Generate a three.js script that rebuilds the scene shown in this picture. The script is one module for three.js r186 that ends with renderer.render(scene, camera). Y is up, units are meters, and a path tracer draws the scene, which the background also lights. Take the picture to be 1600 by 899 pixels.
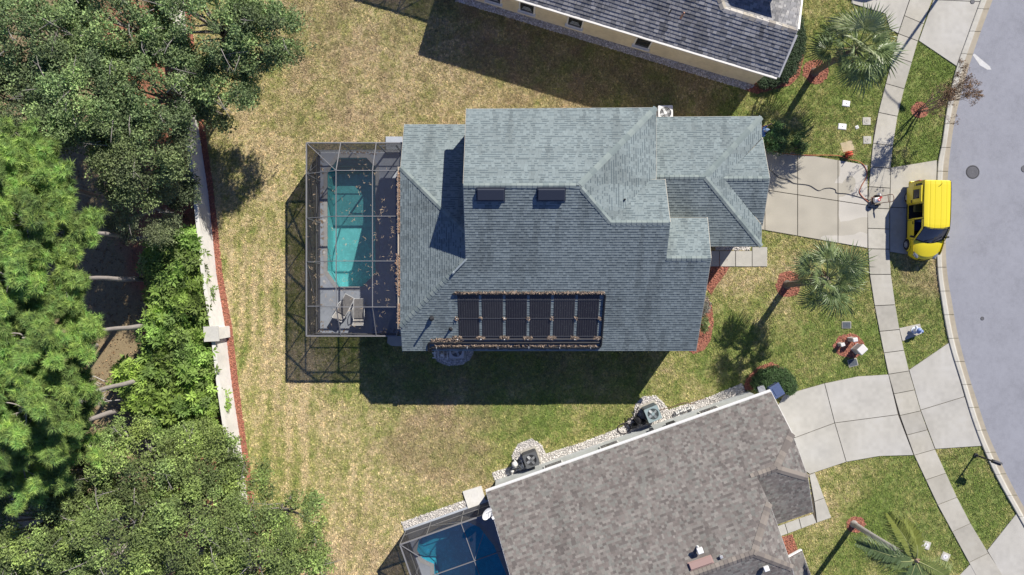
import * as THREE from 'three';
import { mergeGeometries } from 'three/addons/utils/BufferGeometryUtils.js';
import { RoundedBoxGeometry } from 'three/addons/geometries/RoundedBoxGeometry.js';
import { MarchingCubes } from 'three/addons/objects/MarchingCubes.js';

// ------------------------------------------------------------------ camera, sky, sun, exposure
const FLY = 42;                                   // metres above the ground, looking straight down
const scene = new THREE.Scene();
const camera = new THREE.PerspectiveCamera(2 * Math.atan(449.5 / 1092) * 180 / Math.PI, 1024 / 575, 0.5, 900);
camera.position.set(0, FLY, 0);
camera.up.set(0, 0, -1);
camera.lookAt(0, 0, 0);
const renderer = new THREE.WebGLRenderer({ antialias: true });
renderer.toneMapping = THREE.LinearToneMapping;
renderer.toneMappingExposure = 1.62;
renderer.shadowMap.enabled = true;
{
  const W = 512, Hh = 256, d = new Float32Array(W * Hh * 4);
  for (let r = 0; r < Hh; r++) {
    const y = Math.sin(((r + 0.5) / Hh - 0.5) * Math.PI), t = Math.pow(1 - Math.max(0, y), 2.6);
    const c = y > 0 ? [0.034 + 0.145 * t, 0.068 + 0.17 * t, 0.2 + 0.21 * t] : [0.1, 0.095, 0.075];
    for (let q = 0; q < W; q++) { const i = (r * W + q) * 4; d[i] = c[0]; d[i + 1] = c[1]; d[i + 2] = c[2]; d[i + 3] = 1; }
  }
  const t = new THREE.DataTexture(d, W, Hh, THREE.RGBAFormat, THREE.FloatType);
  t.mapping = THREE.EquirectangularReflectionMapping; t.magFilter = THREE.LinearFilter; t.needsUpdate = true;
  scene.background = t; scene.environment = t;
}
const sun = new THREE.DirectionalLight(new THREE.Color().setRGB(1, 0.945, 0.86), 4.2);
sun.position.set(0.716 * 60, 60, -1.021 * 60);
sun.castShadow = true;
Object.assign(sun.shadow.camera, { left: -50, right: 50, top: 40, bottom: -40, near: 1, far: 200 });
sun.shadow.mapSize.set(4096, 4096);
scene.add(sun); scene.add(sun.target);

// ------------------------------------------------------------------ helpers
const V = (x, y, z) => new THREE.Vector3(x, y, z);
const C = (r, g, b) => new THREE.Color().setRGB(r, g, b);
function rng(a) { return () => { a |= 0; a = a + 0x6D2B79F5 | 0; let t = Math.imul(a ^ a >>> 15, 1 | a); t = t + Math.imul(t ^ t >>> 7, 61 | t) ^ t; return ((t ^ t >>> 14) >>> 0) / 4294967296; }; }
const R0 = rng(7);
const rr = (a, b, r = R0) => a + (b - a) * r();
const clamp = (x, a = 0, b = 1) => Math.min(b, Math.max(a, x));
const lerp = (a, b, t) => a + (b - a) * t;
const sstep = (a, b, x) => { const t = clamp((x - a) / (b - a)); return t * t * (3 - 2 * t); };
// the survey plan: 26 units to the metre, (800, 449.5) under the drone.  g: a plan point at height h
const K = 26;
const g = (x, y, h = 0) => V((x - 800) / K, h, (y - 449.5) / K);
// q: a point sighted at (x, y) in the survey photograph and known to lie h metres up
const q = (x, y, h) => { const s = (FLY - h) / FLY; return V((x - 800) / K * s, h, (y - 449.5) / K * s); };
const plan = (v) => [v.x * K + 800, v.z * K + 449.5];
// value noise
const NT = new Float32Array(65536); { const r = rng(99); for (let i = 0; i < 65536; i++) NT[i] = r(); }
function vn(x, y) {
  const xi = Math.floor(x), yi = Math.floor(y), fx = x - xi, fy = y - yi, u = fx * fx * (3 - 2 * fx), v = fy * fy * (3 - 2 * fy);
  const a = NT[(xi & 255) | ((yi & 255) << 8)], b = NT[((xi + 1) & 255) | ((yi & 255) << 8)], c = NT[(xi & 255) | (((yi + 1) & 255) << 8)], d = NT[((xi + 1) & 255) | (((yi + 1) & 255) << 8)];
  return a + (b - a) * u + (c - a) * v + (a - b - c + d) * u * v;
}
const fbm = (x, y, n = 4) => { let s = 0, a = 0.5, t = 0; for (let i = 0; i < n; i++) { s += a * vn(x, y); t += a; a *= 0.5; x = x * 2.03 + 17.1; y = y * 2.03 + 5.7; } return s / t; };

// geometry
function boxUV(geo) {
  const p = geo.attributes.position, n = geo.attributes.normal, uv = new Float32Array(p.count * 2);
  for (let i = 0; i < p.count; i++) {
    const ax = Math.abs(n.getX(i)), ay = Math.abs(n.getY(i)), az = Math.abs(n.getZ(i));
    if (ay >= ax && ay >= az) { uv[2 * i] = p.getX(i); uv[2 * i + 1] = -p.getZ(i); }
    else if (ax > az) { uv[2 * i] = p.getZ(i); uv[2 * i + 1] = p.getY(i); }
    else { uv[2 * i] = p.getX(i); uv[2 * i + 1] = p.getY(i); }
  }
  geo.setAttribute('uv', new THREE.BufferAttribute(uv, 2));
  return geo;
}
function faces(polys, uv = true) {
  const pos = [];
  for (const P of polys) {
    if (P.length <= 4) { for (let i = 1; i + 1 < P.length; i++) for (const v of [P[0], P[i], P[i + 1]]) pos.push(v.x, v.y, v.z); continue; }
    const n = V(0, 0, 0); for (let i = 0; i < P.length; i++) { const a = P[i], b = P[(i + 1) % P.length]; n.x += (a.y - b.y) * (a.z + b.z); n.y += (a.z - b.z) * (a.x + b.x); n.z += (a.x - b.x) * (a.y + b.y); }
    n.normalize();
    const u = V().copy(Math.abs(n.y) > 0.9 ? V(1, 0, 0) : V(0, 1, 0)).cross(n).normalize(), w = n.clone().cross(u);
    const pts = P.map((p) => new THREE.Vector2(p.dot(u), p.dot(w)));
    for (const t of THREE.ShapeUtils.triangulateShape(pts, [])) for (const k of t) pos.push(P[k].x, P[k].y, P[k].z);
  }
  const geo = new THREE.BufferGeometry();
  geo.setAttribute('position', new THREE.BufferAttribute(new Float32Array(pos), 3));
  geo.computeVertexNormals();
  return uv ? boxUV(geo) : geo;
}
function ccw(poly) { let a = 0; for (let i = 0; i < poly.length; i++) { const [x, y] = poly[i], [u, v] = poly[(i + 1) % poly.length]; a += x * v - u * y; } return a > 0 ? poly.slice().reverse() : poly; }
// plan polygon -> upright prism between two heights
function prism(poly, y0, y1, bottom = false) {
  const P = ccw(poly), top = P.map(([x, y]) => g(x, y, y1)), low = P.map(([x, y]) => g(x, y, y0)), F = [top];
  for (let i = 0; i < P.length; i++) { const j = (i + 1) % P.length; F.push([low[i], low[j], top[j], top[i]]); }
  if (bottom) F.push(low.slice().reverse());
  return faces(F);
}
const sheet = (poly, y) => faces([ccw(poly).map(([x, y2]) => g(x, y2, y))]);
// inset of a convex plan polygon by d plan units
function inset(poly, d) {
  const P = ccw(poly), n = P.length, out = [];
  const L = P.map((p, i) => { const b = P[(i + 1) % n], dx = b[0] - p[0], dy = b[1] - p[1], l = Math.hypot(dx, dy) || 1; return [0, 0, dx / l, dy / l]; });
  for (let i = 0; i < n; i++) {   // lines moved inwards, then met again
    const A = L[(i + n - 1) % n], B = L[i], den = A[2] * B[3] - A[3] * B[2];
    const ax = P[(i + n - 1) % n][0] + A[3] * d, ay = P[(i + n - 1) % n][1] - A[2] * d, bx = P[i][0] + B[3] * d, by = P[i][1] - B[2] * d;
    if (Math.abs(den) < 0.02) { out.push([bx, by]); continue; }
    const t = ((bx - ax) * B[3] - (by - ay) * B[2]) / den;
    out.push([ax + A[2] * t, ay + A[3] * t]);
  }
  return out;
}
function tube(pts, r0, r1 = r0, sides = 7, cap = true) {
  const rings = [], n = pts.length; let up = V(0.31, 0.2, 0.93);
  for (let i = 0; i < n; i++) {
    const d = pts[Math.min(i + 1, n - 1)].clone().sub(pts[Math.max(i - 1, 0)]).normalize();
    let a = up.clone().cross(d); if (a.length() < 0.05) a = V(1, 0.3, 0.2).cross(d); a.normalize(); const b = d.clone().cross(a), r = lerp(r0, r1, i / (n - 1));
    up = b.clone();
    up = d.clone().cross(a);
    rings.push(Array.from({ length: sides }, (_, k) => { const t = k / sides * Math.PI * 2; return pts[i].clone().addScaledVector(a, Math.cos(t) * r).addScaledVector(b, Math.sin(t) * r); }));
    up = V(0.31, 0.2, 0.93);
  }
  const pos = [], idx = [];
  for (const ring of rings) for (const p of ring) pos.push(p.x, p.y, p.z);
  for (let i = 0; i + 1 < n; i++) for (let k = 0; k < sides; k++) { const a = i * sides + k, b = i * sides + (k + 1) % sides, c = a + sides, d = b + sides; idx.push(a, b, c, b, d, c); }
  if (cap) for (let k = 1; k + 1 < sides; k++) { idx.push(0, k + 1, k); const o = (n - 1) * sides; idx.push(o, o + k, o + k + 1); }
  const geo = new THREE.BufferGeometry(); geo.setAttribute('position', new THREE.BufferAttribute(new Float32Array(pos), 3)); geo.setIndex(idx); geo.computeVertexNormals();
  return geo;
}
const curve = (pts, n) => new THREE.CatmullRomCurve3(pts).getPoints(n);
function box(cx, cy, cz, sx, sy, sz, turn = 0, bevel = 0) {
  const b = bevel ? new RoundedBoxGeometry(sx, sy, sz, 2, bevel) : new THREE.BoxGeometry(sx, sy, sz);
  if (turn) b.rotateY(turn); b.translate(cx, cy, cz); return b;
}
function beam(a, b, w, h = w, over = 0) {
  const d = b.clone().sub(a), L = d.length(); d.normalize();
  let side = d.clone().cross(V(0, 1, 0)); if (side.length() < 0.01) side = V(1, 0, 0); side.normalize(); const up = side.clone().cross(d).normalize();
  const geo = new THREE.BoxGeometry(w, h, L + over), m = new THREE.Matrix4().makeBasis(side, up, d.clone().negate());
  geo.applyMatrix4(m); const c = a.clone().add(b).multiplyScalar(0.5); geo.translate(c.x, c.y, c.z); return geo;
}
const cyl = (x, y, z, r0, r1, h, s = 14) => new THREE.CylinderGeometry(r1, r0, h, s).translate(x, y + h / 2, z);
function G(...list) {
  const L = list.flat(9).filter(Boolean).map((o) => { const k = o.index ? o.toNonIndexed() : o.clone(); if (!k.attributes.normal) k.computeVertexNormals(); if (!k.attributes.uv) boxUV(k); for (const a of Object.keys(k.attributes)) if (!['position', 'normal', 'uv', 'color'].includes(a)) k.deleteAttribute(a); return k; });
  const col = L.some((k) => k.attributes.color);
  if (col) for (const k of L) if (!k.attributes.color) k.setAttribute('color', new THREE.BufferAttribute(new Float32Array(k.attributes.position.count * 3).fill(1), 3));
  return L.length === 1 ? L[0] : mergeGeometries(L);
}
function tint(geo, r, gg, b) { const n = geo.attributes.position.count, a = new Float32Array(n * 3); for (let i = 0; i < n; i++) a.set([r, gg, b], 3 * i); geo.setAttribute('color', new THREE.BufferAttribute(a, 3)); return geo; }

// things
const used = {}, home = new WeakMap();
function numbered(n) { const k = used[n] = (used[n] ?? -1) + 1; return k ? n + '_' + String(k).padStart(3, '0') : n; }
function tag(o, label, category, group) { o.userData = { label, category }; if (group) o.userData.group = group; return o; }
function thing(name, label, category, base = V(0, 0, 0), turn = 0, group) {
  const o = new THREE.Group(); o.name = numbered(name); o.position.copy(base); o.rotation.y = turn; scene.add(o);
  home.set(o, base.clone()); return tag(o, label, category, group);
}
function mesh(name, geo, mat) { const m = new THREE.Mesh(geo, mat); m.name = name; m.castShadow = m.receiveShadow = true; return m; }
function part(parent, name, geo, mat, pos) { const m = mesh(name, Array.isArray(geo) ? G(geo) : geo, mat); if (pos) m.position.copy(pos); parent.add(m); return m; }
// the same with the geometry given where it stands in the world
function wpart(parent, name, geo, mat) { let o = parent; while (!home.has(o)) o = o.parent; const b = home.get(o), k = G(geo); k.translate(-b.x, -b.y, -b.z); return part(parent, name, k, mat); }
function solo(name, geo, mat, label, category, group) { const m = mesh(numbered(name), Array.isArray(geo) ? G(geo) : geo, mat); scene.add(m); return tag(m, label, category, group); }
function struct(name, geo, mat) { const m = mesh(numbered(name), Array.isArray(geo) ? G(geo) : geo, mat); scene.add(m); m.userData = { kind: 'structure' }; return m; }
function copyOf(root, base, turn, label, group) { const c = root.clone(); c.name = numbered(root.name.replace(/_\d{3}$/, '')); c.position.copy(base); c.rotation.y = turn; c.userData = { ...root.userData, label: label ?? root.userData.label }; if (group) c.userData.group = group; scene.add(c); return c; }
const _d = new THREE.Object3D();
// list of [x, y, z, rx, ry, rz, scale, r, g, b]
function scatter(parent, name, geo, mat, list, kind) {
  const m = new THREE.InstancedMesh(geo, mat, list.length), c = new THREE.Color(); m.name = name; m.castShadow = m.receiveShadow = true;
  let o = parent; while (o && !home.has(o)) o = o.parent; const b = o ? home.get(o) : V(0, 0, 0);
  list.forEach((t, i) => { _d.position.set(t[0] - b.x, t[1] - b.y, t[2] - b.z); _d.rotation.set(t[3], t[4], t[5]); const s = t[6]; if (Array.isArray(s)) _d.scale.set(...s); else _d.scale.setScalar(s); _d.updateMatrix(); m.setMatrixAt(i, _d.matrix); m.setColorAt(i, c.setRGB(t[7], t[8], t[9])); });
  (parent ?? scene).add(m); if (kind) m.userData.kind = kind; return m;
}

// textures and materials
function tex(n, fn, srgb = true, m = n) {
  const d = new Uint8Array(n * m * 4);
  for (let y = 0; y < m; y++) for (let x = 0; x < n; x++) { const c = fn(x / n, y / m, x, y), i = (y * n + x) * 4; for (let k = 0; k < 3; k++) d[i + k] = 255 * (srgb ? Math.pow(clamp(c[k]), 1 / 2.2) : clamp(c[k])); d[i + 3] = 255; }
  const t = new THREE.DataTexture(d, n, m); t.wrapS = t.wrapT = THREE.RepeatWrapping; t.magFilter = THREE.LinearFilter; if (srgb) t.colorSpace = THREE.SRGBColorSpace; t.needsUpdate = true; return t;
}
const rep = (t, x, y = x) => { const k = t.clone(); k.repeat.set(1 / x, 1 / y); k.needsUpdate = true; return k; };
// a noise that closes on itself over one tile
function tn(u, v, f, s = 0) { const W = (a, b) => vn(a + s, b + s * 1.7), x = u * f, y = v * f, a = sstep(0.75, 1, u), b = sstep(0.75, 1, v); return lerp(lerp(W(x, y), W(x - f, y), a), lerp(W(x, y - f), W(x - f, y - f), a), b); }
const std = (r, gg, b, rough = 0.9, o = {}) => new THREE.MeshStandardMaterial({ color: C(r, gg, b), roughness: rough, side: THREE.DoubleSide, ...o });
const rT = rng(5);
const grainTex = tex(512, (u, v) => { const s = 0.62 + 0.2 * tn(u, v, 6) + 0.22 * tn(u, v, 31, 3) + 0.14 * (rT() - 0.5); return [s, s, s]; }, false);
const concTex = tex(512, (u, v) => { const s = 0.8 + 0.14 * tn(u, v, 5) + 0.12 * tn(u, v, 23, 9) + 0.1 * (rT() - 0.5) - (rT() < 0.004 ? 0.25 : 0), w = tn(u, v, 3, 40); return [s, s * (0.985 + 0.015 * w), s * (0.93 + 0.06 * w)]; });
const asphTex = tex(1024, (u, v) => { const s = 0.74 + 0.14 * tn(u, v, 5) + 0.12 * tn(u, v, 19, 2) + 0.12 * tn(u, v, 60, 9) + 0.36 * (rT() - 0.5) - (rT() < 0.004 ? 0.35 : 0) + (rT() < 0.01 ? 0.25 : 0); return [s, s, s]; });
const bump = (t, m) => ({ bumpMap: rep(t, m), bumpScale: 0.006 });
const M = {
  concrete: std(0.475, 0.462, 0.43, 0.92, { map: rep(concTex, 5), ...bump(grainTex, 1.3) }),
  walk: std(0.455, 0.435, 0.385, 0.92, { map: rep(concTex, 4.3), ...bump(grainTex, 1.3) }),
  kerb: std(0.5, 0.485, 0.44, 0.92, { map: rep(concTex, 3.7), ...bump(grainTex, 1) }),
  gutterPan: std(0.4, 0.355, 0.28, 0.95, { map: rep(concTex, 2.9), ...bump(grainTex, 1) }),
  bed: std(0.09, 0.075, 0.055, 1),
  deck: std(0.43, 0.47, 0.545, 0.85, { map: rep(concTex, 3.1), ...bump(grainTex, 0.7) }),
  asphalt: std(0.29, 0.297, 0.33, 0.95, { map: rep(asphTex, 11), ...bump(grainTex, 0.6) }),
  stucco: std(0.8, 0.72, 0.55, 0.95, { map: rep(concTex, 3) }),
  greyStucco: std(0.5, 0.53, 0.54, 0.95, { map: rep(concTex, 3) }),
  houseStucco: std(0.55, 0.5, 0.4, 0.95, { map: rep(concTex, 3) }),
  whiteWall: std(0.76, 0.745, 0.725, 0.92, { map: rep(concTex, 4.1) }),
  white: std(0.78, 0.78, 0.76, 0.55), offWhite: std(0.66, 0.65, 0.62, 0.6),
  greyMetal: std(0.42, 0.43, 0.44, 0.5, { metalness: 0.2 }), dark: std(0.025, 0.026, 0.03, 0.6), black: std(0.012, 0.012, 0.014, 0.45),
  glass: std(0.03, 0.035, 0.045, 0.06), rubber: std(0.02, 0.02, 0.02, 0.85),
  wood: std(0.2, 0.15, 0.11, 0.95, { map: rep(grainTex, 0.9) }),
  leaf: new THREE.MeshPhysicalMaterial({ color: 0xffffff, roughness: 0.62, transmission: 0.22, thickness: 0, side: THREE.DoubleSide }),
  vcol: std(1, 1, 1, 0.95, { vertexColors: true }),
  inst: std(1, 1, 1, 0.95),
};

// ------------------------------------------------------------------ the lie of the land
// what grows where: [x, y, reach, dryness 0 green .. 1 straw, brown 0..1]
const TURF = [
  [400, 60, 90, .72, .1], [520, 60, 90, .8, .35], [600, 40, 50, .7, .2], [500, 130, 80, .85, .25], [640, 120, 70, .82, .2], [720, 150, 60, .85, .3], [850, 165, 50, .7, .2], [430, 200, 60, .8, .1], [390, 300, 60, .78, 0], [350, 420, 14, .35, 0], [365, 560, 14, .4, 0], [400, 430, 40, .85, 0], [420, 560, 50, .85, .05], [405, 660, 45, .55, 0], [470, 660, 50, .8, .1], [400, 730, 40, .3, 0], [450, 740, 50, .5, 0], [520, 720, 60, .72, 0], [560, 790, 70, .75, .1], [540, 860, 60, .9, .3], [610, 650, 30, .5, 0], [660, 690, 45, .75, .6], [700, 670, 50, .85, .7], [720, 720, 50, .7, .3], [640, 760, 40, .55, .1], [790, 650, 40, .4, .1], [850, 660, 60, .18, 0], [930, 650, 60, .25, 0], [800, 710, 60, .3, .1], [900, 690, 60, .3, .05], [960, 655, 30, .45, .1], [1060, 590, 40, .6, .1], [1080, 630, 30, .5, 0],
  [730, 60, 60, .4, .5], [850, 100, 70, .45, .65], [960, 110, 70, .4, .4], [1050, 140, 60, .5, .4], [880, 75, 12, .9, 0], [700, 590, 90, .2, .2], [900, 590, 90, .2, .3],
  [1140, 440, 35, .9, .15], [1125, 490, 30, .5, 0], [1180, 410, 30, .6, .05], [1215, 510, 30, .85, .15], [1160, 520, 50, .4, 0], [1260, 510, 50, .4, 0], [1330, 470, 50, .3, .1], [1290, 560, 50, .25, 0], [1350, 560, 40, .25, 0], [1110, 560, 40, .4, 0], [1230, 580, 30, .35, 0], [1250, 385, 30, .6, .1], [1330, 400, 30, .5, .2],
  [1180, 150, 40, .25, 0], [1230, 200, 50, .3, 0], [1290, 200, 50, .22, 0], [1290, 40, 40, .5, .1], [1260, 90, 40, .35, 0], [1350, 130, 50, .25, 0], [1320, 225, 14, 1, .1], [1360, 60, 40, .3, 0], [1440, 110, 40, .12, 0], [1440, 220, 40, .15, 0], [1430, 440, 30, .65, .3], [1420, 480, 30, .35, 0], [1450, 520, 30, .25, 0],
  [1310, 770, 25, .75, .15], [1340, 745, 30, .55, .1], [1400, 790, 60, .18, 0], [1460, 830, 40, .22, 0], [1300, 830, 25, .7, .1], [1400, 740, 30, .3, 0], [1380, 880, 60, .2, 0], [1500, 730, 25, .4, .1], [1520, 770, 40, .15, 0], [1540, 800, 40, .2, 0], [1470, 705, 20, .4, 0],
];
function turfAt(x, y) {
  let w = 0.02, d = 0.013, b = 0.001;
  for (const t of TURF) { const dx = x - t[0], dy = y - t[1], e = (dx * dx + dy * dy) / (t[2] * t[2]); if (e < 9) { const k = Math.exp(-e); w += k; d += k * t[3]; b += k * t[4]; } }
  return [d / w, b / w];
}
const TG = []; for (let j = 0; j <= 130; j++) { TG.push([]); for (let i = 0; i <= 230; i++) TG[j].push(turfAt(-120 + i * 8, -70 + j * 8)); }
function turfSmooth(x, y) {
  const u = clamp((x + 120) / 8, 0, 229.99), v = clamp((y + 70) / 8, 0, 129.99), i = u | 0, j = v | 0, a = u - i, b = v - j;
  const f = (k) => lerp(lerp(TG[j][i][k], TG[j][i + 1][k], a), lerp(TG[j + 1][i][k], TG[j + 1][i + 1][k], a), b);
  return [f(0), f(1)];
}
const wallEast = [[278, -60], [285, -20], [296, 90], [307, 180], [325, 300], [338.5, 433], [352, 513], [362, 600], [376, 693], [388, 790], [398, 899], [404, 960]];
const along = (line, y) => { for (let i = 0; i + 1 < line.length; i++) if (y <= line[i + 1][1]) return lerp(line[i][0], line[i + 1][0], (y - line[i][1]) / (line[i + 1][1] - line[i][1])); return line.at(-1)[0]; };
const rG = rng(21);
function groundColor(x, y, jit) {
  const mx = x / K, my = y / K;
  if (x < along(wallEast, y) + 2) {            // woodland litter and bark
    const n = fbm(mx * 0.9 + 40, my * 0.9), m = fbm(mx * 0.6 + 9, my * 0.6 + 70, 3), j = 0.75 + 0.5 * jit, edge = sstep(along(wallEast, y) - 150, along(wallEast, y) - 105, x + 60 * (m - 0.5));
    const a = [0.34 * j, 0.26 * j, 0.145 * j], b = [0.42 * j, 0.15 * j, 0.09 * j], t = Math.max(clamp(edge * sstep(0.35, 0.5, n + 0.08)) * 0.8, Math.hypot((x - 232 + 30 * (m - .5)) / 17, (y - 492) / 62) < 1 || Math.hypot((x - 278) / 22, (y - 312) / 34) < 0.9 + 0.4 * (m - .5) ? 1 : 0);
    return [lerp(a[0], b[0], t), lerp(a[1], b[1], t), lerp(a[2], b[2], t)];
  }
  const [d0, br] = turfSmooth(x, y);
  let d = d0 + (fbm(mx * 0.55, my * 0.55, 4) - 0.5) * 0.85 + (fbm(mx * 3.1 + 7, my * 3.1, 2) - 0.5) * 0.6 + (jit - 0.5) * 0.6 - (x > 1090 ? 0.13 : 0.05);
  if (x < 640) d += 0.28 * vn(mx * 0.5 + 20, my * 0.22) * Math.sin((x + 0.1 * y + 22 * vn(mx * 0.5, my * 0.25)) * 2 * Math.PI / 25) * sstep(640, 560, x) * sstep(240, 330, y);
  d = clamp(d);
  const bb = clamp((br * 1.25 + (fbm(mx * 1.3 + 50, my * 1.3, 3) - 0.5) * 1.1) * sstep(0, 0.25, br));
  const s = 0.72 + 0.26 * vn(mx * 9 + 3, my * 9) + 0.42 * (jit - 0.2) * vn(mx * 23, my * 23 + 9), gr = [0.195, 0.27, 0.055], mid = [0.4, 0.385, 0.13], ta = [0.68, 0.55, 0.32], bn = [0.38, 0.26, 0.17];
  const c = [0, 1, 2].map((k) => { const e = d < 0.5 ? lerp(gr[k], mid[k], d * 2) : lerp(mid[k], ta[k], d * 2 - 1); return lerp(e, bn[k], bb * 0.75) * s; });
  return c;
}
// the two pools are dug through the ground
const ccwPool = [[512, 272], [529, 247], [573, 247], [587, 262], [587, 426], [567, 448], [529, 448], [512, 424]];
const LBp = (u, v) => [800 + (u * 440 + v * 155) / 466.5, 450 + (v * 440 - u * 155) / 466.5];
const pool2 = [[-245, 316], [-215, 312], [-190, 318], [-172, 335], [-160, 370], [-156, 430], [-170, 480], [-250, 480], [-262, 430], [-264, 385], [-258, 366], [-272, 353], [-276, 337], [-268, 323]].map((p) => LBp(...p));
function sheetHoles(poly, holes, y) {
  const A = poly.map((p) => new THREE.Vector2(...p)), Hs = holes.map((h) => h.map((p) => new THREE.Vector2(...p))), all = [...A, ...Hs.flat()], F = [];
  for (const t of THREE.ShapeUtils.triangulateShape(A, Hs)) { const T = t.map((k) => [all[k].x, all[k].y]); F.push(ccw(T).map((p) => g(p[0], p[1], y))); }
  return faces(F);
}
// open ground to the horizon, then the turf of these gardens as one sheet 4 mm above it
const meadow = tex(512, (u, v) => { const s = 0.6 + 0.3 * tn(u, v, 9) + 0.3 * tn(u, v, 60, 5) + 0.4 * (rG() - 0.5); return [0.3 * s, 0.28 * s, 0.11 * s]; });
struct('ground', sheetHoles([[-11000, -11000], [-11000, 12000], [12600, 12000], [12600, -11000]], [ccwPool, pool2], -0.06), std(1, 1, 1, 1, { map: rep(meadow, 9) }));
const LX0 = -120, LX1 = 1720, LY0 = -70, LY1 = 970;
{
  const t = tex(2048, (u, v) => groundColor(lerp(LX0, LX1, u), lerp(LY0, LY1, v), rG()).map((c) => c * 0.78), true, 1160);
  t.wrapS = t.wrapT = THREE.ClampToEdgeWrapping;
  const geo = sheetHoles([[LX0, LY0], [LX1, LY0], [LX1, LY1], [LX0, LY1]], [ccwPool, pool2], 0), p = geo.attributes.position, uv = geo.attributes.uv;
  for (let i = 0; i < p.count; i++) uv.setXY(i, (p.getX(i) * K + 800 - LX0) / (LX1 - LX0), (p.getZ(i) * K + 449.5 - LY0) / (LY1 - LY0));
  struct('lawn', geo, std(1, 1, 1, 1, { map: t, bumpMap: rep(grainTex, 1 / 16, 1 / 10), bumpScale: 0.03 }));
}
// a plan of what is not turf
const GW = 1840, GH = 1040, taken = new Uint8Array(GW * GH);
function claim(poly, v = 1) {
  const ys = poly.map((p) => p[1]), y0 = Math.max(LY0, Math.floor(Math.min(...ys))), y1 = Math.min(LY1 - 1, Math.ceil(Math.max(...ys)));
  for (let y = y0; y <= y1; y++) {
    const xs = []; for (let i = 0; i < poly.length; i++) { const a = poly[i], b = poly[(i + 1) % poly.length]; if ((a[1] <= y + .5) !== (b[1] <= y + .5)) xs.push(a[0] + (y + .5 - a[1]) / (b[1] - a[1]) * (b[0] - a[0])); }
    xs.sort((a, b) => a - b);
    for (let k = 0; k + 1 < xs.length; k += 2) for (let x = Math.max(LX0, Math.round(xs[k])); x < Math.min(LX1, xs[k + 1]); x++) taken[(y - LY0) * GW + (x - LX0)] = v;
  }
  return poly;
}
const isTaken = (x, y) => x < LX0 || x >= LX1 || y < LY0 || y >= LY1 || taken[((y | 0) - LY0) * GW + ((x | 0) - LX0)];

// ------------------------------------------------------------------ road, kerb, pavement, drives
const roadEdge = [[1588, -90], [1551, 0], [1521, 82], [1505, 135], [1492, 188], [1484, 243], [1479.5, 300], [1478, 395], [1481, 435], [1487, 470], [1496, 520], [1511, 578], [1525, 622], [1544, 679], [1577, 750], [1600, 793], [1650, 880], [1700, 970]];
const kerbBack = [[1568, -90], [1532, 0], [1510, 60], [1494.5, 104], [1480, 165], [1471, 225], [1465, 255], [1463, 320], [1463, 395], [1465, 430], [1470, 467], [1482, 533], [1502, 600], [1517, 650], [1533, 694], [1556, 745], [1585, 797], [1632, 880], [1682, 970]];
const walkW = [[1452, -90], [1421, 0], [1403, 53], [1390.5, 107], [1380.6, 140.6], [1366, 200], [1360, 259], [1355, 315], [1356, 389], [1358.6, 430], [1367, 483.5], [1378, 539], [1387.8, 585], [1405.8, 650], [1428, 711.5], [1463.8, 787.6], [1513.4, 879], [1562, 970]];
const walkE = [[1487, -90], [1455, 3], [1434, 64.7], [1422.8, 104], [1411, 145], [1398, 200], [1391.5, 261.5], [1389.5, 328], [1389.5, 392], [1392, 430], [1397.5, 469.5], [1407, 525], [1419.7, 578], [1440.6, 650], [1460.7, 702], [1505.7, 800], [1541, 859], [1566, 898], [1612, 970]];
const smooth = (line, n) => new THREE.CatmullRomCurve3(line.map(([x, y]) => V(x, y, 0))).getSpacedPoints(n).map((p) => [p.x, p.y]);
const roadS = smooth(roadEdge, 150), backS = smooth(kerbBack, 150);
struct('road', sheet(claim([...roadS, [2600, 970], [2600, -90]]), 0.012), M.asphalt);
struct('road', sheet([[roadEdge[0][0], -90], [1900, -90], [2600, -2200], [2200, -2200]], 0.008), M.asphalt);
struct('road', sheet([[1700, 970], [2600, 970], [3600, 3000], [3000, 3000]], 0.008), M.asphalt);
const kerb = thing('kerb', 'pale concrete kerb with a tan gutter along the curved road', 'kerb', g(1470, 400)); kerb.userData = { kind: 'structure' };
for (let s = 0; s < 150; s += 5) {           // one cast length of kerb and its gutter pan at a time
  const F1 = [], F2 = [], at = (i, f, h) => { const e = i === s ? 0.05 : i === s + 5 ? -0.05 : 0, t = clamp(i + e, 0, 150), a = Math.min(149, Math.floor(t)), w = t - a; const b = [lerp(backS[a][0], backS[a + 1][0], w), lerp(backS[a][1], backS[a + 1][1], w)], r = [lerp(roadS[a][0], roadS[a + 1][0], w), lerp(roadS[a][1], roadS[a + 1][1], w)]; return g(lerp(b[0], r[0], f), lerp(b[1], r[1], f), h); };
  const prof = [[0, 0], [0, 0.1], [0.04, 0.115], [0.34, 0.11], [0.46, 0.075], [0.52, 0.035]], pan = [[0.52, 0.033], [0.6, 0.024], [1, 0.03], [1, 0]];
  for (let i = s; i < s + 5; i++) {
    for (let k = 0; k + 1 < prof.length; k++) F1.push([at(i, ...prof[k]), at(i + 1, ...prof[k]), at(i + 1, ...prof[k + 1]), at(i, ...prof[k + 1])]);
    for (let k = 0; k + 1 < pan.length; k++) F2.push([at(i, ...pan[k]), at(i + 1, ...pan[k]), at(i + 1, ...pan[k + 1]), at(i, ...pan[k + 1])]);
  }
  F1.push(prof.map((p) => at(s, ...p)), prof.map((p) => at(s + 5, ...p)));
  wpart(kerb, 'kerb_stone', faces(F1), M.kerb); wpart(kerb, 'gutter_pan', faces(F2), M.gutterPan);
}
claim([...backS, ...roadS.slice().reverse()]);
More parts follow.
